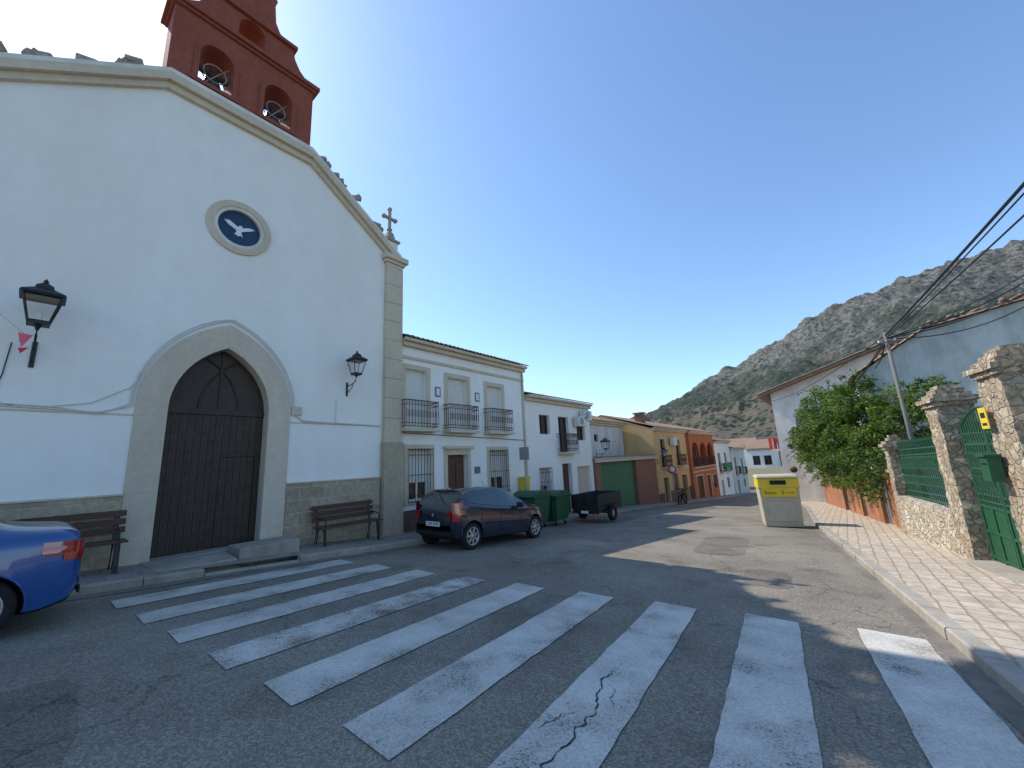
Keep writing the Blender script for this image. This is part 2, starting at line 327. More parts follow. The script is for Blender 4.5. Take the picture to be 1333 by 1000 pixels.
def crack(p0,p1,w,seed,n=34):
    random.seed(seed);vs=[];fs=[];off=0
    for i in range(n+1):
        t=i/n;off+=rr(-.03,.03);off*=.93;x=p0[0]+(p1[0]-p0[0])*t+off;y=p0[1]+(p1[1]-p0[1])*t+rr(-.01,.01);ww=w*rr(.3,1)*min(1,6*(1-t),.3+6*t)
        vs+=[(x-ww,y,gz(y)+.013),(x+ww,y,gz(y)+.013)]
    for i in range(n): fs.append((2*i,2*i+1,2*i+3,2*i+2))
    ck.add(vs,fs,'crack')
crack((-1.78,3.5),(-1.55,1.5),.008,3,60);crack((-1.70,2.7),(-1.93,2.35),.005,4,14);crack((-1.72,3.2),(-1.5,2.9),.004,8,12)
crack((-1.5,9.5),(-2.8,8.6),.006,5);crack((-4.4,5.3),(-4.2,7.2),.005,9)
random.seed(11);ck.obj('road_cracks');cw.done()

# ---------------------------------------------------------------- church
FL=Fr((-10.5,0,0),(0,1,0),(1,0,0))
ch=Grp('church',(-10.5,2.6,0))
b=ch.part('front_wall')
C=2.62
gable=[(-2.0,-.6),(7.25,-.6),(7.25,8.3),(4.15,10.5),(1.0,10.5),(-2.0,8.15)]
door=[(C-.93,.02),(C+.93,.02)]+pointed(C,.93,3.0,1.44)
rose=circ(C,7.5,.45)
b.wall(FL,gable,[door,rose],-.5,0,'white','palestone')
b=ch.part('side_walls')
b.box(FL,-2,-1.6,-.6,8.0,-16,-.503,'white');b.box(FL,6.85,7.25,-.6,8.2,-16,-.503,'white');b.box(FL,-2,7.25,-.6,8.0,-16.4,-16.003,'white')
b=ch.part('roof')
def tiles(b,F,u0,u1,v0,w0,v1,w1,k,pitch=.2,amp=.045):
    n=max(1,int(round((u1-u0)/pitch)));st=6;vs=[];fs=[];m=n*st
    L=math.hypot(v1-v0,w1-w0);rows=max(1,int(L/.4))
    for r in range(rows+1):
        t=r/rows
        for i in range(m+1):
            u=u0+(u1-u0)*i/m;z=amp*abs(math.sin(math.pi*i/st))
            vs.append(F.p(u,v0+(v1-v0)*t+z+rr(-.006,.006),w0+(w1-w0)*t+(0 if r else (rr(-.012,.012)))))
    off=len(vs)
    for r in range(rows):
        for i in range(m): a=r*(m+1)+i;fs.append((a,a+1,a+m+2,a+m+1))
    for i in range(m+1):
        u=u0+(u1-u0)*i/m;z=amp*abs(math.sin(math.pi*i/st));vs.append(F.p(u,v0+z*.75-.02,w0-.002))
    for i in range(m): fs.append((i,i+1,off+i+1,off+i))
    b.add(vs,fs,k)
SD=Fr((-10.5,0,0),(-1,0,0),(0,1,0))
tiles(b,SD,.52,16.4,8.25,7.4,10.4,2.62,'tile');tiles(b,SD,.52,16.4,8.1,-2.2,10.4,2.62,'tile')
b=ch.part('cornice',.015)
line=[(-2.25,8.25),(1.0,10.66),(4.15,10.66),(7.2,8.45)]
def band(b,F,pts,t0,t1,w0,w1,k):
    low=[(u,v+t0) for u,v in pts];up=[(u,v+t1) for u,v in pts]
    for i in range(len(pts)-1): b.wall(F,[low[i],low[i+1],up[i+1],up[i]],[],w0,w1,k)
band(b,FL,line,-.42,-.26,.003,.10,'cream');band(b,FL,line,-.257,-.06,.003,.2,'cream')
b2=ch.part('gable_coping')
band(b2,FL,line,-.057,.09,-.45,.14,'white2')
b=ch.part('ridge_tiles')
for (u,v) in [(-1.2,9.2),(-.75,9.47),(-.1,9.97),(.45,10.37),(4.6,10.52),(5.0,10.2),(5.5,9.85),(5.9,9.55),(6.3,9.25),(-1.7,8.8)]:
    for q in range(9):
        uu=u+rr(-.14,.14);vv=v+rr(-.03,.24);ww=rr(-.4,-.05)
        a=rr(-.6,.6);d=Vector((math.sin(a)*.1,math.cos(a)*.15,rr(-.06,.09)))
        p=FL.p(uu,vv,ww);b.tube([p-d,p+d],[.06,.085],'stonegrey',7)
b=ch.part('door_surround',.01)
outer=pointed(C,1.42,3.0,2.0);inner=pointed(C,.93,3.0,1.44)
ringo=[(C+1.42,1.33)]+outer+[(C-1.42,1.33)];
inn=[(C+.93,1.33)]+inner+[(C-.93,1.33)]
for i in range(len(ringo)-1):
    b.wall(FL,[ringo[i],ringo[i+1],inn[i+1],inn[i]],[],.003,.035,'palestone')
b.box(FL,C-1.42,C-.93,.0,1.327,.003,.045,'palestone');b.box(FL,C+.93,C+1.42,.0,1.327,.003,.045,'palestone')
b.box(FL,4.06,4.3,2.98,3.2,.004,.05,'cream')
b=ch.part('rose_window_frame')
for (r0,r1,w) in((.45,.53,.03),(.53,.68,.05)):
    A=circ(C,7.5,r1,48);B=circ(C,7.5,r0+.001,48)
    for i in range(48): j=(i+1)%48;b.wall(FL,[A[i],A[j],B[j],B[i]],[],.003,w,'cream' if r1>.6 else 'white2')
b=ch.part('rose_window_disc');b.prism(FL,circ(C,7.5,.46),-.12,-.06,'blue')
b=ch.part('dove')
dove=[(-.30,.14),(-.20,.16),(-.10,.10),(-.03,.05),(.0,.10),(.04,.11),(.07,.08),(.06,.05),(.12,.09),(.22,.13),(.32,.12),(.26,.07),(.20,.03),(.12,-.01),(.06,-.05),(.05,-.10),(.09,-.19),(.03,-.17),(-.01,-.21),(-.04,-.17),(-.09,-.18),(-.05,-.09),(-.06,-.04),(-.13,0),(-.20,.03),(-.25,.08)]
b.prism(FL,[(C+u*1.05,7.5+v*.95) for u,v in dove],-.055,-.04,'dove')
b=ch.part('door_leaf')
b.prism(FL,[(C-.93,.0),(C+.93,.0)]+pointed(C,.93,3.0,1.44),-.34,-.3,'darkwood')
n=14
for i in range(n):
    u0=C-.92+1.84*i/n;u1=u0+1.84/n-.008
    b.box(FL,u0,u1,.06,2.9,-.298,-.282,'darkwood')
b.box(FL,C-.93,C+.93,2.93,3.05,-.298,-.25,'darkwood')
b.box(FL,C-.02,C+.02,.06,4.35,-.281,-.262,'darkwood')
for cx,a0,a1 in((C-.93,0,62),(C+.93,180,118)):
    P=arcpts(cx,3.05,1.3,a0,a1,12);b.tube([FL.p(u,v,-.29) for u,v in P],.022,'darkwood')
for q in ((C+.12,C+.12),(C+.80,C+.80)): b.tube([FL.p(q[0],.08,-.275),FL.p(q[0],1.98,-.275)],.01,'black')
b.tube([FL.p(C+.12,1.98,-.275),FL.p(C+.80,1.98,-.275)],.01,'black')
b.box(FL,C+.16,C+.2,.95,1.2,-.28,-.25,'iron')
b=ch.part('door_studs')
for i in range(n):
    for j in range(13):
        u=C-.92+1.84*(i+.45)/n;v=.2+j*.21;p=FL.p(u,v,-.279)
        b.lathe(p,[(.017,0),(.013,.009),(0.001,.012)],'iron',6,(1,0,0))
b=ch.part('stone_dado',.008)
b.box(FL,-2.05,C-1.423,-.6,1.29,.002,.07,'dado');b.box(FL,C+1.423,6.57,-.6,1.29,.002,.07,'dado')
b.box(FL,-2.05,C-1.423,1.293,1.33,.0025,.085,'palestone');b.box(FL,C+1.423,6.57,1.293,1.33,.0025,.085,'palestone')
b=ch.part('pilaster',.012)
b.box(FL,6.6,7.28,-.6,2.3,.003,.22,'pilstone');b.box(FL,6.62,7.26,2.303,2.42,.003,.19,'palestone')
z=2.423
while z<8.1:
    z2=min(z+.62,8.13);b.box(FL,6.64,7.24,z,z2-.006,.003,.155+rr(0,.004),'cream');z=z2
b.box(FL,6.58,7.3,8.133,8.24,.003,.2,'cream');b.box(FL,6.52,7.38,8.243,8.42,-.4,.27,'cream')
b=ch.part('wall_string_course')
b.box(FL,-2,C-1.425,2.8,2.83,.003,.012,'palestone');b.box(FL,C+1.425,6.595,2.78,2.81,.003,.012,'palestone')
b=ch.part('gable_cross',.01)
F2=FL;u=6.86
b.box(F2,u-.2,u+.2,8.55,8.95,-.3,.1,'white2');b.box(F2,u-.26,u+.26,8.953,9.03,-.36,.16,'stonegrey')
b.box(F2,u-.16,u+.16,9.033,9.35,-.26,.06,'stonegrey',(.07,.07));b.lathe(F2.p(u,9.35,-.1),[(.09,0),(.06,.06),(.1,.12),(.04,.2)],'stonegrey',12)
b.box(F2,u-.045,u+.045,9.5,10.22,-.14,-.06,'stonegrey');b.box(F2,u-.22,u-.047,9.86,9.95,-.14,-.06,'stonegrey');b.box(F2,u+.047,u+.22,9.86,9.95,-.14,-.06,'stonegrey')
for uu,vv in((-.22,9.905),(.22,9.905),(0,10.24)): b.lathe(F2.p(u+uu,vv,-.15),[(0.001,0),(.07,.0),(.07,.1),(.001,.1)],'stonegrey',10,(1,0,0))
b=ch.part('bell_gable')
T=2.53
lowp=[(T-1.6,10.3),(T+1.6,10.3),(T+1.6,12.7),(T-1.6,12.7)]
def arch(c,hw,z0,z1): return [(c-hw,z0),(c+hw,z0)]+arcpts(c,z1,hw,0,180,12)
b.wall(FL,lowp,[arch(T-.70,.34,10.98,11.78),arch(T+.70,.34,10.98,11.78)],-.85,-.02,'redtower')
up=[(1.55,12.9),(1.42,13.0),(1.2,13.2),(1.06,13.45),(1.0,13.68),(1.0,13.74)]
b.wall(FL,[(T-x,z) for x,z in up[::-1]]+[(T+x,z) for x,z in up],[arch(T-.03,.31,12.96,13.4)],-.82,-.04,'redtower')
b=ch.part('bell_gable_trim',.01)
b.box(FL,T-1.66,T+1.66,12.703,12.78,-.9,.05,'redtrim');b.box(FL,T-1.74,T+1.74,12.783,12.9,-.96,.12,'redtrim')
b.box(FL,T-1.68,T+1.68,10.303,10.55,-.9,.04,'redtrim')
b.box(FL,T-1.08,T+1.08,13.743,13.85,-.9,.06,'redtrim')
b.prism(FL,[(T-.85,13.853),(T+.85,13.853),(T+.62,14.0),(T+.5,14.25),(T+.45,14.8),(T+.5,15.0),(T+.25,15.4),(T,15.6),(T-.25,15.4),(T-.5,15.0),(T-.45,14.8),(T-.5,14.25),(T-.62,14.0)],-.8,-.05,'redtower')
for c in(T-.70,T+.70):
    A=arcpts(c,11.78,.46,0,180,14);B=arcpts(c,11.78,.345,0,180,14)
    for i in range(14): b.wall(FL,[A[i],A[i+1],B[i+1],B[i]],[],-.018,.03,'redtrim')
    b.box(FL,c-.46,c-.345,10.98,11.78,-.018,.03,'redtrim');b.box(FL,c+.345,c+.46,10.98,11.78,-.018,.03,'redtrim')
    b.box(FL,c-.5,c+.5,10.87,10.977,-.018,.06,'redtrim')
b=ch.part('bells')
for c in(T-.70,T+.70):
    p=FL.p(c,11.15,-.42)
    b.lathe(p,[(.0,.0),(.26,0),(.27,.03),(.22,.13),(.18,.25),(.15,.38),(.1,.43),(.0,.45)],'bronze',20)
    b.box(FL,c-.06,c+.06,11.58,11.85,-.5,-.34,'iron');b.box(FL,c-.32,c+.32,11.62,11.72,-.47,-.37,'iron')
    b.tube([FL.p(c-.28,11.0,-.2),FL.p(c+.28,11.9,-.2)],.014,'grey');b.tube([FL.p(c+.28,11.0,-.6),FL.p(c-.28,11.9,-.6)],.014,'grey')
    b.tube([FL.p(c+.24*math.cos(t),11.5+.24*math.sin(t),-.15) for t in [2*math.pi*q/16 for q in range(16)]],.014,'grey',5,True)
b=ch.part('steps',.02)
b.box(FL,1.55,3.75,-.6,.045,-.3,.2,'concrete')
b.box(FL,2.9,4.05,-.6,.13,.203,.95,'concrete')
P=[FL.p(1.55,-.05,.203),FL.p(2.85,-.13,.203),FL.p(2.85,.03,.203),FL.p(1.55,.045,.203),FL.p(1.6,-.12,1.3),FL.p(2.85,-.2,1.3),FL.p(2.85,-.02,1.0),FL.p(1.6,0.02,1.25)]
b.add(P,[(0,1,2,3),(4,5,6,7),(0,1,5,4),(1,2,6,5),(2,3,7,6),(3,0,4,7)],'concrete')
b=ch.part('wall_cable')
oc=pointed(C,1.47,3.0,2.1,10)[::-1]
for o in(0,.035):
    pts=[FL.p(-2,2.92+o,.03),FL.p(-.6,2.88+o,.03),FL.p(.2,2.86+o,.03),FL.p(.7,2.84-o,.03),FL.p(1.05,2.95+o,.035)]+[FL.p(u+(-o if u<C else o),v+o,.045) for u,v in oc]+[FL.p(4.35,2.86-o,.03),FL.p(5.3,2.82+o*.5,.03),FL.p(6.55,2.80+o*.4,.03)]
    b.tube(pts,.012,'cable')
b.tube([FL.p(.0,2.88,.03),FL.p(.6,3.0,.03),FL.p(1.1,3.35,.03),FL.p(1.35,3.9,.04)],.009,'cable')
b.tube([FL.p(-.42,3.95,.02),FL.p(-.45,3.4,.02),FL.p(-.52,2.95,.03),FL.p(-.2,2.86,.03)],.008,'black');b.tube([FL.p(5.2,3.5,.02),FL.p(5.2,2.85,.03)],.009,'cable')
ch.done()

def lantern(name,y,zc,out,s=1.0,zb=None,fx=-10.5):
    g=Grp(name,(fx+out,y,zc));b=g.part('lantern_frame');F=Fr((fx+out,y,0),(0,1,0),(1,0,0))
    def q(h,z): return [F.p(-h,z,-h),F.p(h,z,-h),F.p(h,z,h),F.p(-h,z,h)]
    lo=q(.115*s,zc-.2*s);hi=q(.2*s,zc+.2*s)
    for a,c in zip(lo,hi): b.tube([a,c],.013*s,'black')
    for qq in(lo,hi): b.tube(qq,.014*s,'black',closed=True)
    b.box(F,-.125*s,.125*s,zc-.25*s,zc-.2*s,-.125*s,.125*s,'black',(-.0,0))
    A=q(.25*s,zc+.215*s);B_=q(.235*s,zc+.26*s);C_=q(.1*s,zc+.36*s);D=q(.1*s,zc+.40*s);E=q(.03*s,zc+.47*s)
    vs=A+B_+C_+D+E;fs=[(0,1,2,3),(16,17,18,19)]
    for r in range(4):
        for i in range(4): fs.append((r*4+i,r*4+(i+1)%4,(r+1)*4+(i+1)%4,(r+1)*4+i))
    b.add(vs,fs,'black');b.lathe(F.p(0,zc+.47*s,0),[(.02*s,0),(.035*s,.03*s),(.01*s,.07*s),(.0,.09*s)],'black',8)
    gl=g.part('lantern_glass');vs=q(.107*s,zc-.195*s)+q(.19*s,zc+.195*s);gl.add(vs,[(0,1,5,4),(1,2,6,5),(2,3,7,6),(3,0,4,7)],'lglass')
    b.lathe(F.p(0,zc-.18*s,0),[(.03*s,0),(.035*s,.12*s),(.0,.15*s)],'plate',8)
    br=g.part('wall_bracket');z0=zc-.25*s;wb=-out
    br.lathe(F.p(0,z0-.09*s,0),[(.015*s,0),(.03*s,.04*s),(.05*s,.09*s)],'black',8)
    br.tube([F.p(0,z0-.08*s,0),F.p(0,z0-.16*s,-.02),F.p(0,z0-.22*s,-.12*s),F.p(0,z0-.27*s,wb*.6),F.p(0,z0-.27*s,wb+.02)],.016*s,'black')
    br.tube([F.p(0,z0-.5*s,wb+.02),F.p(0,z0-.45*s,wb*.7),F.p(0,z0-.36*s,wb*.45),F.p(0,z0-.27*s,wb*.3)],.013*s,'black')
    br.box(F,-.03*s,.03*s,z0-.6*s,z0-.15*s,wb+.002,wb+.02,'black')
    g.done();return g
gm=bpy.data.materials.new('lantern_glass');gm.use_nodes=True;nt=gm.node_tree;nt.nodes.clear();o_=nt.nodes.new('ShaderNodeOutputMaterial');mxn=nt.nodes.new('ShaderNodeMixShader');tr=nt.nodes.new('ShaderNodeBsdfTransparent');gl_=nt.nodes.new('ShaderNodeBsdfGlossy');gl_.inputs['Roughness'].default_value=.05;mxn.inputs[0].default_value=.15
nt.links.new(tr.outputs[0],mxn.inputs[1]);nt.links.new(gl_.outputs[0],mxn.inputs[2]);nt.links.new(mxn.outputs[0],o_.inputs[0]);M['lglass']=gm
lantern('wall_lantern',-.17,4.42,.6,1.02);lantern('wall_lantern',5.5,4.35,.5,.88)
g=Grp('bunting');b=g.part('string');b.tube([(-8.2,-1.5,4.5),(-9.3,-.75,4.3),(-10.0,-.3,4.02),(-10.4,-.36,3.95)],.004,'cable')
c=g.part('pennants');c.add([(-10.0,-.36,4.02),(-9.98,-.2,4.0),(-10.02,-.3,3.78)],[(0,1,2)],'pink');c.add([(-10.02,-.33,3.77),(-9.99,-.22,3.79),(-10.03,-.3,3.68)],[(0,1,2)],'signred')
c.add([(-9.5,-.66,4.22),(-9.62,-.54,4.18),(-9.54,-.6,4.08)],[(0,1,2)],'blue')
g.done()

# ---------------------------------------------------------------- benches
def bench(y0,y1,x=-10.05):
    g=Grp('park_bench',(x,(y0+y1)/2,gz(y0)));yc=(y0+y1)/2;gr=gz(yc)+KH;F=Fr((x,0,gr),(0,1,0),(1,0,0))
    b=g.part('slats',.006)
    for w in(-.19,-.07,.05,.17): b.box(F,y0,y1,.43,.465,w,w+.1,'wood')
    for i,(v,w) in enumerate(((.56,-.24),(.70,-.275),(.84,-.31))): b.box(F,y0,y1,v,v+.105,w-.02,w+.015,'wood')
    l=g.part('legs')
    for u in(y0+.12,y1-.12):
        for dy in(-.02,.02):
            l.tube([F.p(u+dy,-.1,.25),F.p(u+dy,.42,.17),F.p(u+dy,.42,-.18),F.p(u+dy,-.1,-.3)],.018,'black');l.tube([F.p(u+dy,.40,-.2),F.p(u+dy,.94,-.345)],.016,'black')
        l.tube([F.p(u,.42,.24),F.p(u,.62,.22),F.p(u,.66,.0),F.p(u,.62,-.24)],.014,'black')
    g.done()
bench(4.6,6.25,-10.0);bench(-.4,1.26,-9.95)

# ---------------------------------------------------------------- cars
def tab(t,s):
    if s<=t[0][0]: return t[0][1]
    for (a,b),(c,d) in zip(t,t[1:]):
        if a<=s<=c: return b+(d-b)*(s-a)/(c-a)
    return t[-1][1]
def sm_tab(t,L,w=.05):
    out=[];n=90
    for i in range(n+1):
        s=L*i/n;ww=w*min(1,s/.12,(L-s)/.12) if 0<s<L else 0
        out.append((s,(tab(t,s-ww)+2*tab(t,s)+tab(t,s+ww))/4))
    return out
def car(name,rear,heading,L,W,top,belt,axles,paint,win,rglass,wglass,wr=.3,plate=None,lampz=(.62,.98),spokes=5,hatch=True,tumble=.34):
    x0,y0=rear;h=heading
    top0=top;top=sm_tab(top,L,.06)
    def P(s,t,z):
        y=y0+h*s;return Vector((x0+t,y,gz(y)+z))
    g=Grp(name,(x0,y0+h*L/2,gz(y0)))
    hw=[(0,.78),(.03,.85),(.08,.905),(.18,.955),(.4,.985),(.8,1),(L-1.0,1),(L-.5,.97),(L-.2,.90),(L-.06,.78),(L,.66)]
    zb=[(0,.40),(.08,.27),(.3,.2),(L-.4,.19),(L-.1,.22),(L,.34)]
    ss=sorted(set([round(a,3) for a,_ in top0]+[round(a,3) for a,_ in belt]+[round(a,3) for a,_ in hw]+[a for w in win for a in w]+list(rglass)+list(wglass)+[round(L*i/64,3) for i in range(65)]))
    ss=[a for i,a in enumerate(ss) if i==0 or a-ss[i-1]>.008]
    def flare(s):
        f=0
        for ax in axles:
            d=abs(s-ax)
            if d<.5: f=max(f,math.cos(d/.5*math.pi/2)**2)
        return f
    def ring(s):
        H=tab(hw,s)*W/2;zt=tab(top,s);bl=min(tab(belt,s),zt-.05);z0=tab(zb,s);hh=zt-bl;md=z0+.5*(bl-z0);fl=flare(s)*.02
        rw=.945*H-tumble*hh*(1 if hh>.2 else .6)
        return [(.0,z0),(.78*H,z0),(.95*H,z0+.05),(.975*H+fl,z0+.17),(.995*H+fl*.8,md),(.992*H,bl-.13),(.975*H,bl-.035),(.945*H,bl),(rw+.012,bl+.80*hh),(rw*.90,bl+.95*hh),(rw*.55,bl+.993*hh),(0,zt)]
    vs=[];fs=[];ms=[];NR=22
    for s in ss:
        hf=ring(s)
        for t,z in hf: vs.append(P(s,t,z))
        for t,z in hf[-2:0:-1]: vs.append(P(s,-t,z))
    mats=[paint,M['carglass'],M['rubber']]
    for i in range(len(ss)-1):
        sm=(ss[i]+ss[i+1])/2;zt=tab(top,sm);bl=min(tab(belt,sm),zt-.05)
        for j in range(NR):
            a=i*NR+j;b_=i*NR+(j+1)%NR;fs.append((a,b_,b_+NR,a+NR))
            k=j if j<11 else 21-j
            m=0
            if k==7 and zt-bl>.2 and any(w[0]<sm<w[1] for w in win): m=1
            if k>=9 and (rglass[0]<sm<rglass[1] or wglass[0]<sm<wglass[1]): m=1
            if k<=1: m=2
            ms.append(m)
    fs.append(tuple(range(NR)));ms.append(0);fs.append(tuple(range((len(ss)-1)*NR,len(ss)*NR)));ms.append(0)
    me=bpy.data.meshes.new('body');me.from_pydata([tuple(v) for v in vs],[],fs)
    for m in mats: me.materials.append(m)
    me.polygons.foreach_set('material_index',ms);me.polygons.foreach_set('use_smooth',[True]*len(fs))
    import bmesh
    bm=bmesh.new();bm.from_mesh(me);bmesh.ops.recalc_face_normals(bm,faces=bm.faces);bm.to_mesh(me);bm.free()
    body=bpy.data.objects.new('body',me);COL.objects.link(body)
    cb=Bd()
    for m in mats: cb.mats.append(m)
    for ax in axles:
        for sd in(-1,1):
            c=P(ax,sd*(W/2-.25),wr+.02);cb.lathe(c,[(0.0,0),(wr+.045,0),(wr+.045,.5),(0.0,.5)],M['rubber'],32,(sd,0,0),False)
    cut=cb.obj('cut');me2=cut.data;bm=bmesh.new();bm.from_mesh(me2);bmesh.ops.remove_doubles(bm,verts=bm.verts,dist=1e-4);bmesh.ops.dissolve_degenerate(bm,edges=bm.edges,dist=1e-5);bmesh.ops.recalc_face_normals(bm,faces=bm.faces);bm.to_mesh(me2);bm.free()
    md=body.modifiers.new('b','BOOLEAN');md.object=cut;md.operation='DIFFERENCE';md.solver='EXACT'
    dg=bpy.context.evaluated_depsgraph_get();nm=bpy.data.meshes.new_from_object(body.evaluated_get(dg));body.modifiers.clear();body.data=nm;bpy.data.objects.remove(cut)
    try: nm.set_sharp_from_angle(angle=math.radians(38))
    except Exception as e: print(e)
    body.parent=g.e;body.matrix_parent_inverse=Matrix.Translation(-g.e.location)
    wb=g.part('wheels')
    for ax in axles:
        for sd in(-1,1):
            c=P(ax,sd*(W/2-.21),wr);A=(sd,0,0)
            wb.lathe(c,[(.0,0),(wr-.03,0),(wr,.03),(wr,.16),(wr-.02,.185),(wr*.72,.19),(wr*.70,.17)],'rubber',32,A)
            wb.lathe(c,[(wr*.70,.17),(wr*.66,.18),(wr*.64,.10),(0,.10)],'rubber',24,A)
            wb.lathe(c,[(wr*.71,.172),(wr*.69,.186),(wr*.62,.182),(wr*.60,.15)],'alloy',28,A)
            for q in range(spokes):
                t=2*math.pi*q/spokes+.3;d=Vector((0,math.cos(t),math.sin(t)));pr=Vector((0,-math.sin(t),math.cos(t)));a=c+Vector((sd*.168,0,0))
                v=[a+d*.03+pr*.035,a+d*.03-pr*.035,a+d*wr*.66-pr*.03,a+d*wr*.66+pr*.03]
                w2=[x-Vector((sd*.03,0,0)) for x in v];wb.add(v+w2,[(0,1,2,3),(4,5,6,7),(0,1,5,4),(1,2,6,5),(2,3,7,6),(3,0,4,7)],'alloy')
            wb.lathe(c,[(.06,.13),(.06,.178),(0,.182)],'alloy',12,A)
    sb=g.part('door_seams')
    def side(s,i,sd,o=.002):
        t,z=ring(s)[i];return P(s,sd*(t+o),z)
    cuts=[w[0]-.03 for w in win]+[win[-1][1]-.05]
    for sd in(-1,1):
        for s in cuts[1:]: sb.tube([side(s,i,sd) for i in(3,4,5,6,7)],.0045,'black')
        sb.tube([side(s,3,sd) for s in [win[0][0]+.15+i*(win[-1][1]-win[0][0])/10 for i in range(11)]],.005,'black')
        sb.tube([side(s,4,sd,.004) for s in [axles[0]+.42+i*(axles[1]-axles[0]-.84)/6 for i in range(7)]],.014,'black')
        for s in cuts[1:-1]:
            a=side(s+.12,5,sd,.02);bq=side(s+.30,5,sd,.02);sb.tube([a,bq],.014,paint)
        s=win[-1][1]-.18;q=side(s,7,sd,.1);F=Fr(q,(0,h,0),(sd,0,0));sb.box(F,-.06,.07,-.02,.12,-.07,.1,paint,(.02,.02))
        for w in win: sb.tube([side(w[0]+(w[1]-w[0])*i/6,7,sd,.001) for i in range(7)],.008,'black')
        for ax in axles:
            pts=[]
            for i in range(17):
                t=math.pi*i/16*1.05-.025*math.pi;s=ax+(wr+.05)*math.cos(t);z=wr+.02+(wr+.05)*math.sin(t);H=tab(hw,s)*W/2+.02*flare(s)*.8;pts.append(P(s,sd*(H*.99+.0),z))
            sb.tube(pts,.01,paint)
    dt=g.part('rear_details',.006)
    FB=Fr((x0,y0,gz(y0)),(1,0,0),(0,-h,0));W2=W/2
    for sd in(-1,1):
        v=[];f=[];zs=[lampz[0]+(lampz[1]-lampz[0])*i/6 for i in range(7)];sl=[.015,.05,.1,.17,.26,.34]
        for z in zs:
            for s in sl:
                H=tab(hw,s)*W/2;k=(.99 if z<.85 else .985-.12*max(0,z-.85))
                v.append(P(s-.012,sd*(H*k+.012),z))
        for i in range(6):
            for j in range(5):
                if j>=3 and i<2: continue
                a=i*6+j;f.append((a,a+1,a+7,a+6))
        dt.add(v,f,'redl',True)
        zt=min(lampz[1],.95)
        v=[P(-.006,sd*tab(hw,0)*W2*.99,z) for z in(lampz[0],zt-.03)]+[P(-.006,sd*(tab(hw,0)*W2-.14),z) for z in(zt-.08,lampz[0]+.08)]
        dt.add(v,[(0,1,2,3)],'redl')
    pz=plate[1] if plate else .50
    dt.box(FB,-.26,.26,pz,pz+.11,.004,.014,'plate')
    dt.box(FB,-.66,.66,.34,.42,.0,.02,'rubber')
    dt.tube([FB.p(-.7,.47,.0),FB.p(.7,.47,.0)],.006,'black')
    if hatch:
        dt.lathe(P(-.004,0,.80),[(.0,.012),(.04,.008),(.042,0)],'alloy',16,(0,-h,0))
        a=P(.17,0,tab(top,.17)+.01);dt.tube([a,P(.27,-.3,tab(top,.27)+.0)],.008,'black')
        dt.tube([P(.42,-.45,tab(top,.42)+.005),P(.40,0,tab(top,.42)+.03),P(.42,.45,tab(top,.42)+.005)],.018,paint)
        dt.tube([P(1.9,0,1.46),P(1.75,0,1.64)],.005,'black')
    g.done()
    if plate: text(plate[0],.105,P(-.0165,0,plate[1]+.053),(math.pi/2,0,0 if h>0 else math.pi),'black','plate_text',g.e,.001)
    return g
M['carglass']=mat('car_glass',(.012,.018,.02),.04,.1,2,spec=1,coat=.5)
blk=mat('car_paint_navy',(.010,.015,.036),.2,.1,2,coat=1,spec=.5);blu=mat('car_paint_blue',(.006,.065,.25),.28,.05,2,coat=1,spec=.5)
car('parked_car',(-8.05,6.56),1,3.74,1.7,
    [(0,.62),(.03,.88),(.08,.99),(.12,1.05),(.32,1.31),(.44,1.395),(.75,1.455),(1.2,1.485),(1.7,1.48),(2.05,1.43),(2.80,1.03),(3.15,.95),(3.5,.82),(3.66,.68),(3.74,.52)],
    [(0,1.05),(.5,1.10),(.9,1.04),(1.5,.98),(2.3,.93),(2.8,.91),(3.74,.85)],[.57,3.13],blk,[(.50,.78),(.90,1.55),(1.62,2.50)],(.13,.34),(2.12,2.78),.31,('1291 FMP',.54),(.68,1.10),7)
car('parked_car',(-7.9,.55),-1,4.4,1.74,
    [(0,.66),(.02,.95),(.05,1.06),(.12,1.09),(.5,1.11),(.62,1.13),(1.2,1.40),(1.5,1.46),(2.2,1.48),(2.7,1.42),(3.4,1.0),(3.8,.92),(4.2,.8),(4.33,.65),(4.4,.5)],
    [(0,1.05),(.6,1.02),(1.5,.98),(3.3,.92),(4.4,.85)],[.75,3.35],blu,[(1.0,1.75),(1.85,2.9)],(.64,1.18),(2.72,3.38),.31,None,(.74,.95),6,False)

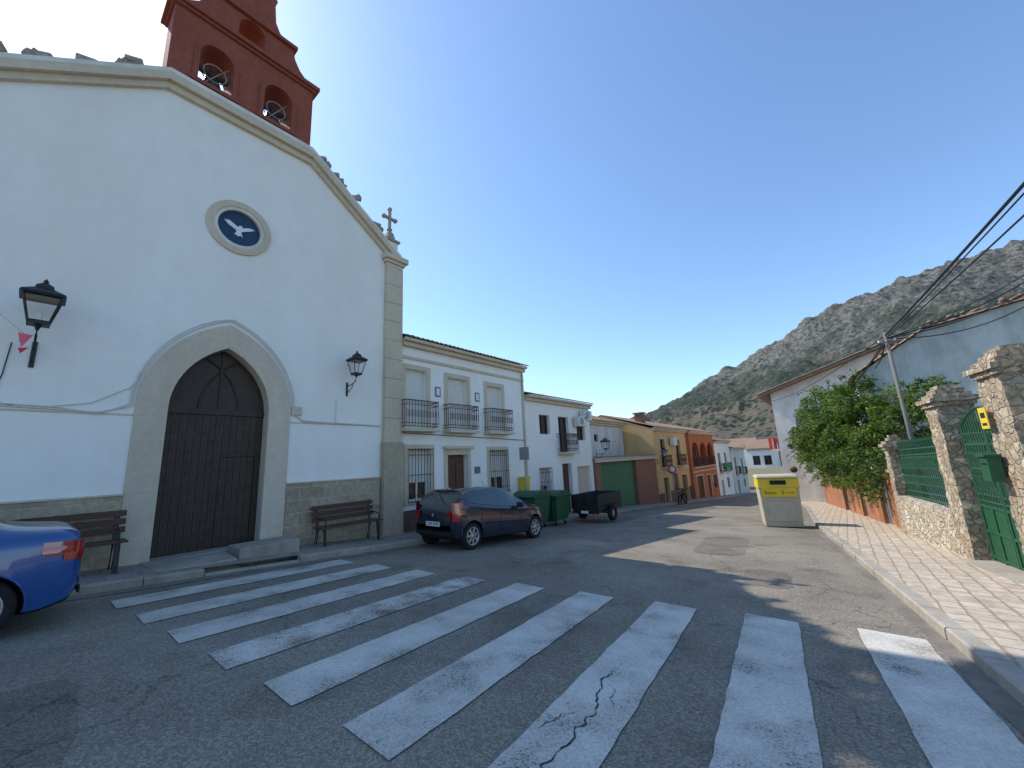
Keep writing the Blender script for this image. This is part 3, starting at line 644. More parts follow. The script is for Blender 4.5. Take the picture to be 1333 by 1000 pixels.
# ---------------------------------------------------------------- street furniture
def wheelie(x,y,q=.9):
    g=Grp('rubbish_container',(x,y,gz(y)));F=Fr((x,y,gz(y)),(1,0,0),(0,-1,0));b=g.part('body',.02)
    P=[F.p(-.5*q,.2,-.4),F.p(.5*q,.2,-.4),F.p(.5*q,.2,.4),F.p(-.5*q,.2,.4),F.p(-.6*q,1.05,-.5),F.p(.6*q,1.05,-.5),F.p(.6*q,1.05,.5),F.p(-.6*q,1.05,.5)]
    b.add(P,[(0,1,2,3),(4,5,6,7),(0,1,5,4),(1,2,6,5),(2,3,7,6),(3,0,4,7)],'green')
    b.box(F,-.64*q,.64*q,1.053,1.11,-.54,.54,'green');l=g.part('lid')
    for i in range(5): u=-.4*q+.2*q*i;b.box(F,u-.015,u+.015,.35,1.0,.43,.505,'green')
    pr=[(-.54,1.113)]+[( -.54+1.08*i/10,1.113+.17*math.sin(math.pi*i/10)) for i in range(1,10)]+[(.54,1.113)]
    F2=Fr((x,y,gz(y)),(0,-1,0),(1,0,0));l.prism(F2,pr,-.62*q,.62*q,'green')
    w=g.part('wheels')
    for dx in(-.4,.4):
        for dy in(-.3,.3): w.lathe((x+dx*q-.02,y+dy,gz(y)+.09),[(0,0),(.09,0),(.09,.04),(0,.04)],'rubber',14,(1,0,0));w.box(F,dx*q-.03,dx*q+.03,.1,.2,-dy-.03,-dy+.03,'grey')
    g.done()
wheelie(-9.0,11.9,.85);wheelie(-8.92,13.1,.9)
g=Grp('litter_bin',(-10.2,13.1,gz(13)));b=g.part('box',.01);z=gz(13.1)+KH;b.box(WORLD,-10.42,-10.05,z+1.15,z+1.6,13.0,13.25,'binyel');b.box(WORLD,-10.44,-10.03,z+1.603,z+1.66,12.98,13.27,'binyel');b.tube([(-10.25,13.12,z),(-10.25,13.12,z+1.15)],.03,'grey');g.done()
g=Grp('farm_trailer',(-8.15,15,gz(15)));F=Fr((-8.17,14.3,gz(14.3)),(1,0,0),(0,1,0));b=g.part('box',.01)
M['tdark']=mat('trailer_dark_green',(.02,.028,.026),.6,.2,6)
b.box(F,-.58,.58,.48,.53,0,2.1,'tdark');b.box(F,-.60,.60,.533,1.03,-.03,.0,'tdark');b.box(F,-.60,-.56,.533,1.03,.003,2.1,'tdark');b.box(F,.56,.60,.533,1.03,.003,2.1,'tdark');b.box(F,-.555,.555,.533,1.03,2.06,2.1,'tdark')
for u in(-.5,0,.5): b.box(F,u-.02,u+.02,.50,1.05,-.055,-.033,'black')
b.tube([F.p(-.6,1.05,-.02),F.p(.6,1.05,-.02),F.p(.6,1.05,2.1),F.p(-.6,1.05,2.1)],.022,'black',closed=True)
for v in(.66,.78,.9): b.tube([F.p(.605,v,.0),F.p(.605,v,2.1)],.01,'black');b.tube([F.p(-.6,v,-.035),F.p(.6,v,-.035)],.008,'black')
c=g.part('chassis');c.box(F,-.6,.6,.36,.44,-.04,.02,'black');c.box(F,-.55,-.45,.38,.477,.022,2.2,'black');c.box(F,.45,.55,.38,.477,.022,2.2,'black');c.tube([F.p(-.5,.42,2.1),F.p(0,.42,3.2),F.p(.5,.42,2.1)],.035,'black')
c.box(F,-.16,.16,.37,.47,-.06,-.043,'plate')
for u in(-.48,.48): c.box(F,u-.07,u+.07,.38,.46,-.06,-.043,'redl')
w=g.part('wheels')
for sd in(-1,1):
    p=F.p(sd*.58,.30,1.0);w.lathe(p,[(0,0),(.27,0),(.3,.03),(.3,.15),(.27,.18),(.16,.17),(.15,.12),(0,.12)],'rubber',24,(sd,0,0));w.lathe(p,[(.15,.125),(.05,.15),(0,.15)],'grey',16,(sd,0,0))
    c.box(F,sd*.68-.1,sd*.68+.1,.62,.64,.6,1.4,'black')
c.tube([F.p(-.66,.3,1.0),F.p(.66,.3,1.0)],.03,'black')
g.done()
ang=math.radians(14);CX,CY=-2.03,17.6
g=Grp('recycling_container',(CX,CY,gz(CY)));F=Fr((CX,CY,gz(CY)),(math.cos(ang),math.sin(ang),0),(math.sin(ang),-math.cos(ang),0))
b=g.part('body',.03)
b.box(F,-.56,.56,.05,1.36,-.45,.5,'cbeige',(-.05,-.03));b.box(F,-.5,.5,.0,.047,-.4,.45,'rubber')
b=g.part('lid',.03);b.box(F,-.64,.64,1.363,1.72,-.5,.55,'cyel',(.02,.04));b.box(F,-.66,.66,1.723,1.82,-.52,.57,'cbeige',(.05,.05))
b=g.part('label_panel');b.box(F,-.52,.52,1.08,1.38,.56,.572,'cyel');b.box(F,-.4,.4,.25,.9,.526,.54,'cbeige')
b.box(F,-.24,.24,1.50,1.64,.54,.565,'rubber')
g.done()
rz=ang
text('Resur',.16,F.p(-.27,1.22,.575),(math.pi/2,0,rz),'black','label_text',g.e,.001);text('5',.18,F.p(.10,1.23,.575),(math.pi/2,0,rz),'black','label_number',g.e,.001);text('amarillo',.075,F.p(.33,1.22,.575),(math.pi/2,0,rz),'black','label_text_small',g.e,.001)
g=Grp('traffic_sign',(-9.25,12.6,gz(12.6)));b=g.part('pole');z=gz(12.6);b.tube([(-9.75,12.6,z),(-9.75,12.6,z+2.95)],.03,'grey',10)
b=g.part('plate',.01);b.box(WORLD,-9.98,-9.5,z+2.45,z+2.95,12.55,12.565,'grey');g.done()
g=Grp('traffic_sign',(-9.3,29.5,gz(29.5)));b=g.part('pole');z=gz(29.5);b.tube([(-9.5,29.5,z),(-9.5,29.5,z+2.6)],.03,'grey',10);b=g.part('plate')
b.lathe((-9.5,29.45,z+2.4),[(0,0),(.3,0),(.3,.02),(0,.02)],'signred',24,(0,-1,0));b.lathe((-9.5,29.425,z+2.4),[(0,0),(.21,0),(.21,.005),(0,.005)],'plate',24,(0,-1,0));g.done()
g=Grp('traffic_sign',(-2.6,34,gz(34)));z=gz(34);b=g.part('pole');b.tube([(-2.7,34,z),(-2.7,34,z+2.6)],.03,'grey',8);b=g.part('plate');b.lathe((-2.7,33.95,z+2.35),[(0,0),(.22,0),(.22,.02),(0,.02)],'iron',24,(0,-1,0));g.done()
g=Grp('motorcycle',(-9.0,29.3,gz(29.3)));b=g.part('wheels');mx_,my_=-9.2,30.0;z=gz(my_)
for dy in(-.65,.65):
    b.tube([(mx_,my_+dy+.3*math.cos(t),z+.32+.3*math.sin(t)) for t in [2*math.pi*i/18 for i in range(18)]],.05,'rubber',8,True)
    for q in range(6): t=math.pi*q/6;b.tube([(mx_,my_+dy+.28*math.cos(t),z+.32+.28*math.sin(t)),(mx_,my_+dy-.28*math.cos(t),z+.32-.28*math.sin(t))],.008,'grey')
b=g.part('frame');b.tube([(mx_,my_-.65,z+.32),(mx_,my_-.3,z+.55),(mx_,my_+.3,z+.7),(mx_,my_+.5,z+.95),(mx_,my_+.65,z+.32)],.05,'black')
b.lathe((mx_,my_+.15,z+.8),[(0,-.2),(.12,-.12),(.16,0),(.12,.15),(0,.2)],'black',12,(0,1,.1));b.box(WORLD,mx_-.12,mx_+.12,z+.35,z+.65,my_-.2,my_+.25,'iron');b.box(WORLD,mx_-.13,mx_+.13,z+.78,z+.86,my_-.65,my_+.0,'black')
b.tube([(mx_-.35,my_+.4,z+1.05),(mx_,my_+.5,z+1.0),(mx_+.35,my_+.4,z+1.05)],.02,'black');b.lathe((mx_,my_-.7,z+.75),[(0,0),(.05,0),(.05,.03),(0,.03)],'redl',10,(0,-1,0));g.done()

# ---------------------------------------------------------------- left houses
def railing(b,F,u0,u1,z0,z1,w0,w1,k='iron',step=.11,orn=True):
    path=[(u0,w0),(u0,w1),(u1,w1),(u1,w0)]
    for z in(z0+.06,z0+.16,z1-.14,z1): b.tube([F.p(u,z,w) for u,w in path],.012 if z!=z1 else .018,k)
    def bar(u,w): b.tube([F.p(u,z0+.06,w),F.p(u,z1,w)],.009,k,5)
    n=max(1,int((u1-u0)/step))
    for i in range(n+1):
        u=u0+(u1-u0)*i/n;bar(u,w1)
        if orn and i<n:
            c=u+(u1-u0)/n/2
            b.tube([F.p(c+.038*math.cos(t),(z0+z1)/2+.02+.11*math.sin(t),w1) for t in [2*math.pi*q/8 for q in range(8)]],.008,k,4,True)
            b.tube([F.p(c+.03*math.cos(t),z1-.07+.04*math.sin(t),w1) for t in [2*math.pi*q/6 for q in range(6)]],.007,k,4,True)
    for i in range(1,4):
        w=w0+(w1-w0)*i/4;bar(u0,w);bar(u1,w)
def grille(b,F,u0,u1,z0,z1,w,k='iron'):
    for z in(z0,z0+.18,(z0+z1)/2,z1-.18,z1): b.tube([F.p(u0,z,w),F.p(u1,z,w)],.012,k)
    n=int((u1-u0)/.11)
    for i in range(n+1):
        u=u0+(u1-u0)*i/n;b.tube([F.p(u,z0-.04,w),F.p(u,z1+.04,w)],.010,k,5)
    for u in(u0,u1):
        for z in(z0,z1): b.tube([F.p(u,z,0),F.p(u,z,w)],.011,k)
def house(name,y0,y1,x,zt,depth,k,ops,roofk='tile',dado=None,roofh=1.4,frame='cream',band=None,over=.35,F=None,frw=.11,eavek='cream'):
    F=F or Fr((x,0,0),(0,1,0),(1,0,0));zb=gz(y1)-.8
    g=Grp(name,tuple(F.p((y0+y1)/2,gz((y0+y1)/2),-depth/2)))
    holes=[]
    for o in ops:
        a,b_,c,d=o[1:5]
        holes.append(arch((a+b_)/2,(b_-a)/2,c,d-(b_-a)/2) if o[0].startswith('arch') else rect(a,b_,c,d))
    wl=g.part('walls');wl.wall(F,rect(y0,y1,zb,zt),holes,-.3,0,k)
    wl.box(F,y0,y0+.25,zb,zt,-depth,-.303,k);wl.box(F,y1-.25,y1,zb,zt,-depth,-.303,k);wl.box(F,y0+.253,y1-.253,zb,zt,-depth,-depth+.25,k)
    wl.box(F,y0+.26,y1-.26,zb,zt-.02,-2.6 if depth>3 else -.5,-2.55 if depth>3 else -.45,'brown')
    rf=g.part('roof');hw_=depth/2
    tiles(rf,F,y0-.05,y1+.05,zt+.1,over,zt+.1+roofh,-hw_,roofk,.2,.05)
    tiles(rf,F,y0-.05,y1+.05,zt+.1,-depth-.3,zt+.1+roofh,-hw_,roofk,.2,.05)
    for uu in(y0,y1-.2):
        rf.add([F.p(uu,zt,-.01),F.p(uu,zt,-depth+.01),F.p(uu,zt+roofh+.08,-hw_),F.p(uu+.2,zt,-.01),F.p(uu+.2,zt,-depth+.01),F.p(uu+.2,zt+roofh+.08,-hw_)],[(0,1,2),(3,4,5),(0,2,5,3),(1,2,5,4)],k)
    cn=g.part('eaves_cornice',.01);cn.box(F,y0,y1,zt-.02,zt+.09,.003,over-.06,eavek);cn.box(F,y0,y1,zt-.16,zt-.023,.003,.16,eavek)
    if dado:
        cn2=g.part('dado');c=y0+.002
        for a,b_ in sorted([(o[1],o[2]) for o in ops if o[0] in('door','garage')]):
            cn2.box(F,c,a-frw,zb,dado[1],.002,.03,dado[0]);c=b_+frw
        if c<y1: cn2.box(F,c,y1-.002,zb,dado[1],.002,.03,dado[0])
    if band: 
        for z in band: cn.box(F,y0,y1,z,z+.1,.003,.05,frame)
    fr=g.part('window_frames',.006);it=g.part('windows');ir=g.part('ironwork')
    for o in ops:
        t,a,b_,c,d=o[:5]
        if frame and not t.startswith('arch'):
            fr.box(F,a-frw,a,c,d+frw,.003,.035,frame);fr.box(F,b_,b_+frw,c,d+frw,.003,.035,frame);fr.box(F,a+.001,b_-.001,d,d+frw,.003,.04,frame)
            if t not in('door','garage','balc','bshut'): fr.box(F,a-frw-.03,b_+frw+.03,c-.07,c-.003,.003,.09,frame)
        if t in('shut','bshut'):
            it.box(F,a,b_,c,d,-.2,-.16,'shutter');n=int((d-c)/.06)
            for i in range(n): it.box(F,a+.04,b_-.04,c+.06*i+.005,c+.06*i+.052,-.158,-.15,'shutter')
        elif t in('glass','balc','grille','gshut'):
            it.box(F,a,b_,c,d,-.22,-.2,'glassd')
            for q in(a,(a+b_)/2-.03,b_-.06): it.box(F,q,q+.06,c,d,-.198,-.15,'doorbrown' if t!='gshut' else 'shutter')
            for q in(c,d-.06): it.box(F,a+.061,b_-.061,q,q+.06,-.197,-.152,'doorbrown' if t!='gshut' else 'shutter')
            if t=='gshut': it.box(F,a+.06,b_-.06,c+(d-c)*.35,d,-.196,-.17,'shutter')
        elif t=='door':
            it.box(F,a,b_,c,d,-.24,-.2,'doorbrown')
            for i in range(2):
                uu=a+(b_-a)*i/2;
                for q0,q1 in((.08,.42),(.5,.9)): it.box(F,uu+.08,uu+(b_-a)/2-.08,c+(d-c)*q0,c+(d-c)*q1,-.199,-.175,'doorbrown')
        elif t=='garage':
            n=int((b_-a)/.16)
            for i in range(n): it.box(F,a+(b_-a)*i/n,a+(b_-a)*(i+1)/n-.012,c,d,-.2,-.17,o[5])
            it.box(F,a,b_,c,d,-.24,-.203,o[5])
        elif t.startswith('arch'):
            it.box(F,a,b_,c,d,-1.6,-1.55,'brown');it.box(F,a-.2,b_+.2,c-.1,c-.003,-1.5,.12,frame)
        if t in('balc','bshut'):
            cn.box(F,a-.25,b_+.25,c-.1,c-.005,.003,.42,'cream');railing(ir,F,a-.22,b_+.22,c,c+.88,.0,.38)
        if t in('grille','gshut') : grille(ir,F,a-.05,b_+.05,c,d,.1)
        if t=='archb': railing(ir,F,a-.1,b_+.1,c,c+.85,.0,.1,orn=False)
    return g,F
g,F=house('white_house',7.28,13.72,-10.5,5.62,9,'white',[('bshut',7.45,8.3,2.75,4.72),('bshut',9.25,10.2,2.75,4.66),('bshut',11.3,12.2,2.75,4.6),('gshut',7.6,8.45,.5,2.1),('door',9.2,10.15,gz(9.5)+.1,1.9),('gshut',11.35,12.3,.45,2.02)],dado=('brown',.25),frame='cream',frw=.16,band=[5.05],roofh=1.6)
b=g.part('downpipe');b.tube([F.p(13.6,5.4,.06),F.p(13.6,-.6,.06)],.045,'cream',8);b.tube([F.p(7.3,2.62,.03),F.p(13.6,2.45,.03)],.012,'black')
b=g.part('wall_plaques')
for u in(8.8,10.75): b.box(F,u-.12,u+.12,3.9,4.25,.003,.02,'door_grey');b.box(F,u-.07,u+.07,3.95,4.2,.021,.028,'plate')
b.box(F,10.5,10.8,1.2,1.45,.003,.02,'door_grey')
b=g.part('door_canopy',.01);b.box(F,9.0,10.35,2.1,2.2,.042,.2,'cream')
g.done()
g,F=house('white_house',13.75,19.6,-10.5,4.38,8,'white',[('glass',14.8,15.65,2.75,3.65),('balc',16.4,17.35,1.9,3.65),('glass',18.15,19.0,2.5,3.35),('door',16.5,17.35,gz(17)+.1,1.35),('garage',17.9,19.3,gz(18.5)+.1,1.15,'cream'),('gshut',14.6,15.4,.0,1.2)],dado=('white2',-.2),frame=None,roofh=1.2)
for u,z in((17.75,3.2),(18.4,3.55)):
    b=g.part('air_conditioner',.02);b.box(F,u,u+.8,z,z+.5,.1,.4,'shutter');b.lathe(F.p(u+.3,z+.25,.4),[(.2,0),(.2,.01),(.0,.012)],'grey',16,(1,0,0))
g.done()
g,F=house('garage_building',19.65,28.7,-10.4,1.45,.6,'brick',[('garage',20.3,25.2,gz(25)+.1,1.3,'greengate')],frame=None,roofh=.02,over=.08,roofk='tile2')
g.done()
g,F=house('white_barn',19.65,28.6,-12.6,3.9,7,'white2',[('glass',24,24.6,2.6,3.1)],frame=None,roofh=1.2,roofk='tile');g.done()
g,F=house('ochre_house',28.75,36.6,-10.35,3.45,8,'yellow',[('balc',30.0,31.0,.6,2.7),('balc',33.6,34.7,.6,2.7),('door',29.9,31.0,gz(30.5)+.1,-.15),('gshut',32.0,33.0,-1.3,0),('door',34.3,35.6,gz(35)+.1,-.2)],roofk='tile2',band=[.3],roofh=1.3,dado=('doorbrown',-1.2),frame='cream')
b=g.part('air_conditioner',.02);b.box(F,32,32.9,2.2,2.8,.1,.4,'shutter');b=g.part('chimney');b.box(F,29.4,30.0,3.6,4.7,-1.5,-.9,'brick');b.box(F,29.3,30.1,4.703,4.8,-1.6,-.8,'tile2')
g.done()
g,F=house('terracotta_house',36.65,45.2,-10.1,3.4,8,'red',[('archb',37.2,39.5,.3,2.5),('archb',39.8,42.1,.3,2.5),('archb',42.4,44.7,.3,2.5),('garage',37.5,39.6,gz(38.5)+.1,-.5,'doorbrown'),('door',41,42.2,gz(42)+.1,-.6),('gshut',43,44.2,-1.9,-.7)],roofk='tile2',band=[-.15],roofh=1.2,frame='cream');g.done()
g,F=house('white_house',45.25,52.5,-10.1,2.6,8,'white',[('balc',46.5,47.6,-.6,1.4),('balc',49.5,50.6,-.6,1.4),('door',46.6,47.6,gz(47)+.1,-1.4),('glass',49.4,50.6,-2.4,-1.3)],frame=None,roofh=1.2);g.done()
g,F=house('white_house',52.6,61,-10.0,1.8,8,'white2',[('balc',54,55,-1.2,.8),('balc',58,59,-1.4,.6),('door',54,55.2,gz(54)+.1,-1.9),('glass',58,59,-3,-2)],frame=None,roofh=1.1,roofk='tile2');g.done()
for i,(x0,x1,y,zt,k) in enumerate([(-10.5,-7.2,66,1.6,'white'),(-7.1,-3.4,72,.9,'white2'),(-3.3,1.5,70,.2,'white'),(-20,-10.8,75,2.2,'white2')]):
    FF=Fr((x0,y,0),(1,0,0),(0,-1,0));L_=x1-x0
    g,F=house('white_house',0,L_,0,zt,8,k,[('glass',L_*.2,L_*.2+.9,zt-2.2,zt-.9),('glass',L_*.62,L_*.62+.9,zt-2.2,zt-.9)],F=FF,frame=None,roofh=1.3,roofk='tile2');g.done()
g=Grp('pharmacy_cross_sign',(-9.2,47,.5));b=g.part('cross');M['gcross']=mat('cross_green',(.02,.45,.12),.5,.05,4)
b.box(WORLD,-9.6,-9.0,.0,.2,47,47.1,'gcross');b.box(WORLD,-9.4,-9.2,-.2,.4,46.95,47.15,'gcross');b.box(WORLD,-10.1,-9.6,.08,.12,47.03,47.07,'grey');g.done()
lantern('wall_lantern',20.0,2.2,.6,.9,fx=-10.45);lantern('wall_lantern',29.0,1.6,.6,.9,fx=-10.35)

# ---------------------------------------------------------------- right side
uR=Vector((-.1357,.9907,0)).normalized();FRt=Fr((3.46,0,0),uR,(-uR.y,uR.x,0))
def rough_box(b,F,u0,u1,v0,v1,w0,w1,k,st=.09,amp=.035,seed=0):
    def face(fn,na,nb):
        vs=[];fs=[]
        for i in range(na+1):
            for j in range(nb+1):
                p=fn(i/na,j/nb);q=Vector((p.x,p.y,p.z))*3.2+Vector((seed,0,0))
                d,_=noise.voronoi(q*1.6,distance_metric='DISTANCE',exponent=2.5);h=(d[1]-d[0])
                nv=noise.noise_vector(q*.9)
                vs.append(p+nv*amp*.6)
                c=F.p((u0+u1)/2,p.z-F.o.z,(w0+w1)/2);dr=(p-Vector((c.x,c.y,p.z)))
                if (u1-u0)>1.5: dr=F.n*(1 if (p-F.o).dot(F.n)>(w0+w1)/2 else -1)
                dr=dr.normalized() if dr.length>0 else dr
                vs[-1]+=dr*min(h,.35)*amp*2.5
        for i in range(na):
            for j in range(nb): a=i*(nb+1)+j;fs.append((a,a+1,a+nb+2,a+nb+1))
        b.add(vs,fs,k,True)
    nu=max(2,int((u1-u0)/st));nv_=max(2,int((v1-v0)/st));nw=max(2,int((w1-w0)/st))
    L=lambda a,c,t:a+(c-a)*t
    face(lambda s,t:F.p(L(u0,u1,s),L(v0,v1,t),w0),nu,nv_);face(lambda s,t:F.p(L(u0,u1,s),L(v0,v1,t),w1),nu,nv_)
    face(lambda s,t:F.p(u0,L(v0,v1,t),L(w0,w1,s)),nw,nv_);face(lambda s,t:F.p(u1,L(v0,v1,t),L(w0,w1,s)),nw,nv_)
    face(lambda s,t:F.p(L(u0,u1,s),v1,L(w0,w1,t)),nu,nw);face(lambda s,t:F.p(L(u0,u1,s),v0,L(w0,w1,t)),nu,nw)
def pillar(u,hw_,zt,seed,hd=.25):
    g=Grp('stone_pillar',tuple(FRt.p(u,gz(u),0)));b=g.part('shaft')
    rough_box(b,FRt,u-hw_,u+hw_,gz(u)-.1,zt-.42,-hd,hd,'rubble',.05,.03,seed)
    c=g.part('cap')
    for i,(o,h0,h1) in enumerate(((.05,.42,.34),(.10,.335,.25),(.02,.245,.17),(-.05,.165,.08),(-.11,.075,.0))):
        rough_box(c,FRt,u-hw_-o,u+hw_+o,zt-h0,zt-h1,-hd-o,hd+o,'rubble',.06,.022,seed+i*3)
    g.done();return g
pillar(11.95,.30,2.70,1,.25);pillar(9.38,.36,2.95,5,.26);pillar(16.3,.2,1.83,9,.2)
g=Grp('rubble_wall',tuple(FRt.p(14.5,gz(14.5),0)));b=g.part('wall')
rough_box(b,FRt,12.3,16.06,-1.3,.12,-.2,.2,'rubblew',.07,.05,20);g.done()
g=Grp('iron_fence',tuple(FRt.p(14.5,.2,0)));b=g.part('bars')
U0,U1=12.3,16.08
for z in(.25,.4,1.35,1.5): b.tube([FRt.p(U0,z+.0,0),FRt.p(U1,z-.12,0)],.02,'green')
n=30
for i in range(n+1):
    u=U0+(U1-U0)*i/n;z0=.2-.12*i/n;b.tube([FRt.p(u,z0,0),FRt.p(u,z0+1.45,0)],.012,'green');b.lathe(FRt.p(u,z0+1.45,0),[(.012,0),(.025,.04),(0,.12)],'green',6)
    if i<n:
        c=u+(U1-U0)/n/2
        for zc,hh in((.95,.16),(.5,.12)): b.tube([FRt.p(c+.045*math.cos(t),z0+zc+hh*math.sin(t),0) for t in [2*math.pi*q/10 for q in range(10)]],.009,'green',4,True)
g.done()
g=Grp('metal_gate',tuple(FRt.p(10.7,gz(11),0)))
b=g.part('panels',.005);u0,u1=9.78,11.62;zg=gz(10.7)+KH+.03
um=(u0+u1)/2
for a,c in((u0,um-.01),(um+.01,u1)):
    b.box(FRt,a,c,zg-.05,zg+.95,-.01,.01,'green')
    for q in(a,(a+c)/2-.025,c-.05): b.box(FRt,q,q+.05,zg-.05,zg+.95,.0105,.03,'green')
    for q in(zg,zg+.45,zg+.9): b.box(FRt,a,c,q,q+.05,.0103,.028,'green')
r=g.part('bars')
for a,c,hi,lo in((u0,um-.01,2.4,2.7),(um+.01,u1,2.7,2.4)):
    n=9;P=[]
    for i in range(n+1):
        t=i/n;u=a+(c-a)*t;h=hi+(lo-hi)*(math.sin(t*math.pi/2) if hi<lo else 1-math.cos(t*math.pi/2));P.append(FRt.p(u,zg+h,0));r.tube([FRt.p(u,zg+.95,0),FRt.p(u,zg+h,0)],.013 if 0<i<n else .028,'green')
        if i<n:
            cc=u+(c-a)/n/2
            for zc,hh in((1.3,.18),(1.75,.16),(2.15,.12)): r.tube([FRt.p(cc+.045*math.cos(q*math.pi/5),zg+zc+hh*math.sin(q*math.pi/5),0) for q in range(10)],.009,'green',4,True)
    r.tube(P,.025,'green');r.tube([FRt.p(a,zg+1.02,0),FRt.p(c,zg+1.02,0)],.018,'green')
g.done()
g=Grp('mailbox',tuple(FRt.p(9.6,1.2,.4)));b=g.part('box',.02);b.box(FRt,9.5,9.76,.95,1.32,.32,.47,'green');b.box(FRt,9.48,9.78,1.323,1.36,.31,.50,'green');b.box(FRt,9.54,9.72,1.2,1.23,.471,.475,'black');g.done()
g=Grp('warning_sign',tuple(FRt.p(9.6,1.9,.4)));b=g.part('plate');b.box(FRt,9.5,9.74,1.75,2.08,.335,.345,'cyel');b.box(FRt,9.55,9.69,1.92,2.0,.346,.349,'black');b.box(FRt,9.55,9.69,1.80,1.84,.346,.349,'black');g.done()
g=Grp('gate_ramp',tuple(FRt.p(10.8,gz(10.8)+KH,.3)));b=g.part('slab',.01)
a_,c_=9.7,11.75;P=[FRt.p(a_,gz(a_)+.1,-.3),FRt.p(c_,gz(c_)+.1,-.3),FRt.p(c_,gz(c_)+.1,.5),FRt.p(a_,gz(a_)+.1,.5),FRt.p(a_,gz(a_)+KH+.04,-.3),FRt.p(c_,gz(c_)+KH+.04,-.3),FRt.p(c_,gz(c_)+KH+.01,.48),FRt.p(a_,gz(a_)+KH+.01,.48)]
b.add(P,[(0,1,2,3),(4,5,6,7),(0,1,5,4),(1,2,6,5),(2,3,7,6),(3,0,4,7)],'concrete');g.done()
g=Grp('orange_house',tuple(FRt.p(24,-1,-2)))
b=g.part('walls');b.wall(FRt,rect(16.55,35,-3.2,.7),[rect(18.4,19.5,gz(19)+.1,.35),rect(22,23,gz(22.5)+.1,.3),rect(26,27.2,gz(26.5)+.1,.2)],-.3,.0,'orange')
b.box(FRt,16.55,18.27,-2.5,-1.0,.003,.05,'rubblew')
b.box(FRt,16.6,35,.703,.8,-.35,.08,'cream')
d=g.part('doors')
for a,c in((18.4,19.5),(22,23),(26,27.2)):
    d.box(FRt,a,c,-3,.36,-.2,-.15,'door_grey');
    for q in(a,(a+c)/2-.03,c-.06): d.box(FRt,q,q+.06,-3,.36,-.149,-.12,'grey')
g.done()
FG=Fr((0,21.5,0),(1,0,0),(0,-1,0))
g=Grp('white_gable_house',(4,24,0));b=g.part('walls')
M['white3']=mat('weathered_whitewash',(.58,.59,.56),.9,.12,1.2,.4,30,stain=.38)
b.prism(FG,[(1.0,-2.5),(12,-2.5),(12,5.9),(7.5,6.7),(5.9,6.3),(3.2,5.85),(1.0,4.4)],-10,0,'white3')
rf=g.part('roof')
SD2=Fr((0,21.3,0),(0,1,0),(1,0,0))
for q in((4.35,.75,5.88,3.2),(5.88,3.2,6.33,5.9),(6.33,5.9,6.75,7.5),(6.75,7.5,5.9,12.3)): tiles(rf,SD2,0,10.4,*q,'tile2')
t=g.part('tile_debris')
for i in range(60):
    u=rr(1.2,7.4);v=4.5+(u-1)*.61 if u<3.2 else 5.95+(u-3.2)*.18;p=FG.p(u,v+rr(-.02,.12),rr(-.3,.1));d=Vector((rr(-.05,.05),.15,rr(-.03,.03)));t.tube([p-d,p+d],[.06,.08],'tile',7)
b.box(FG,4.2,5.3,2.8,3.9,.003,.03,'white2');g.done()
FH=Fr((0,36,0),(1,0,0),(0,-1,0))
g=Grp('white_eave_house',(1,40,0));b=g.part('walls');b.prism(FH,[(-3.5,-3.5),(9,-3.5),(9,6.8),(3.6,8.2),(-3.5,5.85)],-12,0,'white2')
FW=Fr((-3.5,0,0),(0,1,0),(-1,0,0));b.box(FW,36.5,47,1.4,1.497,.003,.8,'cream')
for yy in(37.5,40.5,43.5):
    b.box(FW,yy,yy+1,1.5,3.6,.003,.03,'doorbrown');b.box(FW,yy,yy+1,-2.5,-.2,.003,.03,'doorbrown');railing(b,FW,yy-.4,yy+1.4,1.5,2.4,0,.75,'signred' if yy<38 else 'iron',orn=False)
b.box(FH,-2.2,-1.3,2.4,3.9,.003,.04,'glassd')
rf=g.part('roof');SD3=Fr((0,35.3,0),(0,1,0),(1,0,0));tiles(rf,SD3,0,13.2,5.75,-4.3,8.3,3.6,'tile2');tiles(rf,SD3,0,13.2,6.7,9.5,8.3,3.6,'tile2')
rf.prism(Fr((0,35.35,0),(1,0,0),(0,-1,0)),[(-4.3,5.5),(3.6,8.05),(9.4,6.5),(9.4,6.66),(3.6,8.24),(-4.3,5.69)],-13,0,'tile')
g.done()
g,F=house('white_house',26,35.6,0,3.3,7,'white2',[('balc',28,29,.4,2.4),('glass',31,32,.8,2.2)],F=Fr(tuple(FRt.p(0,0,-1.2)),uR,(-uR.y,uR.x,0)),frame=None,roofh=1.3,roofk='tile2');g.done()

# ---------------------------------------------------------------- vegetation
def leafmat(n,c):
    m=mat(n,c,.55,.35,3);b=m.node_tree.nodes['Principled BSDF'];nt=m.node_tree
    out=[x for x in nt.nodes if x.type=='OUTPUT_MATERIAL'][0];t=nt.nodes.new('ShaderNodeBsdfTranslucent');t.inputs[0].default_value=(c[0]*1.6,c[1]*1.6,c[2]*.8,1);mx=nt.nodes.new('ShaderNodeMixShader');mx.inputs[0].default_value=.35
    nt.links.new(b.outputs[0],mx.inputs[1]);nt.links.new(t.outputs[0],mx.inputs[2]);nt.links.new(mx.outputs[0],out.inputs[0]);return m
M['leaf1']=leafmat('leaf_light',(.13,.19,.03));M['leaf2']=leafmat('leaf_mid',(.065,.12,.022));M['leaf3']=leafmat('leaf_dark',(.03,.065,.015));M['bark']=mat('bark',(.12,.09,.06),.9,.3,9,.6,30)
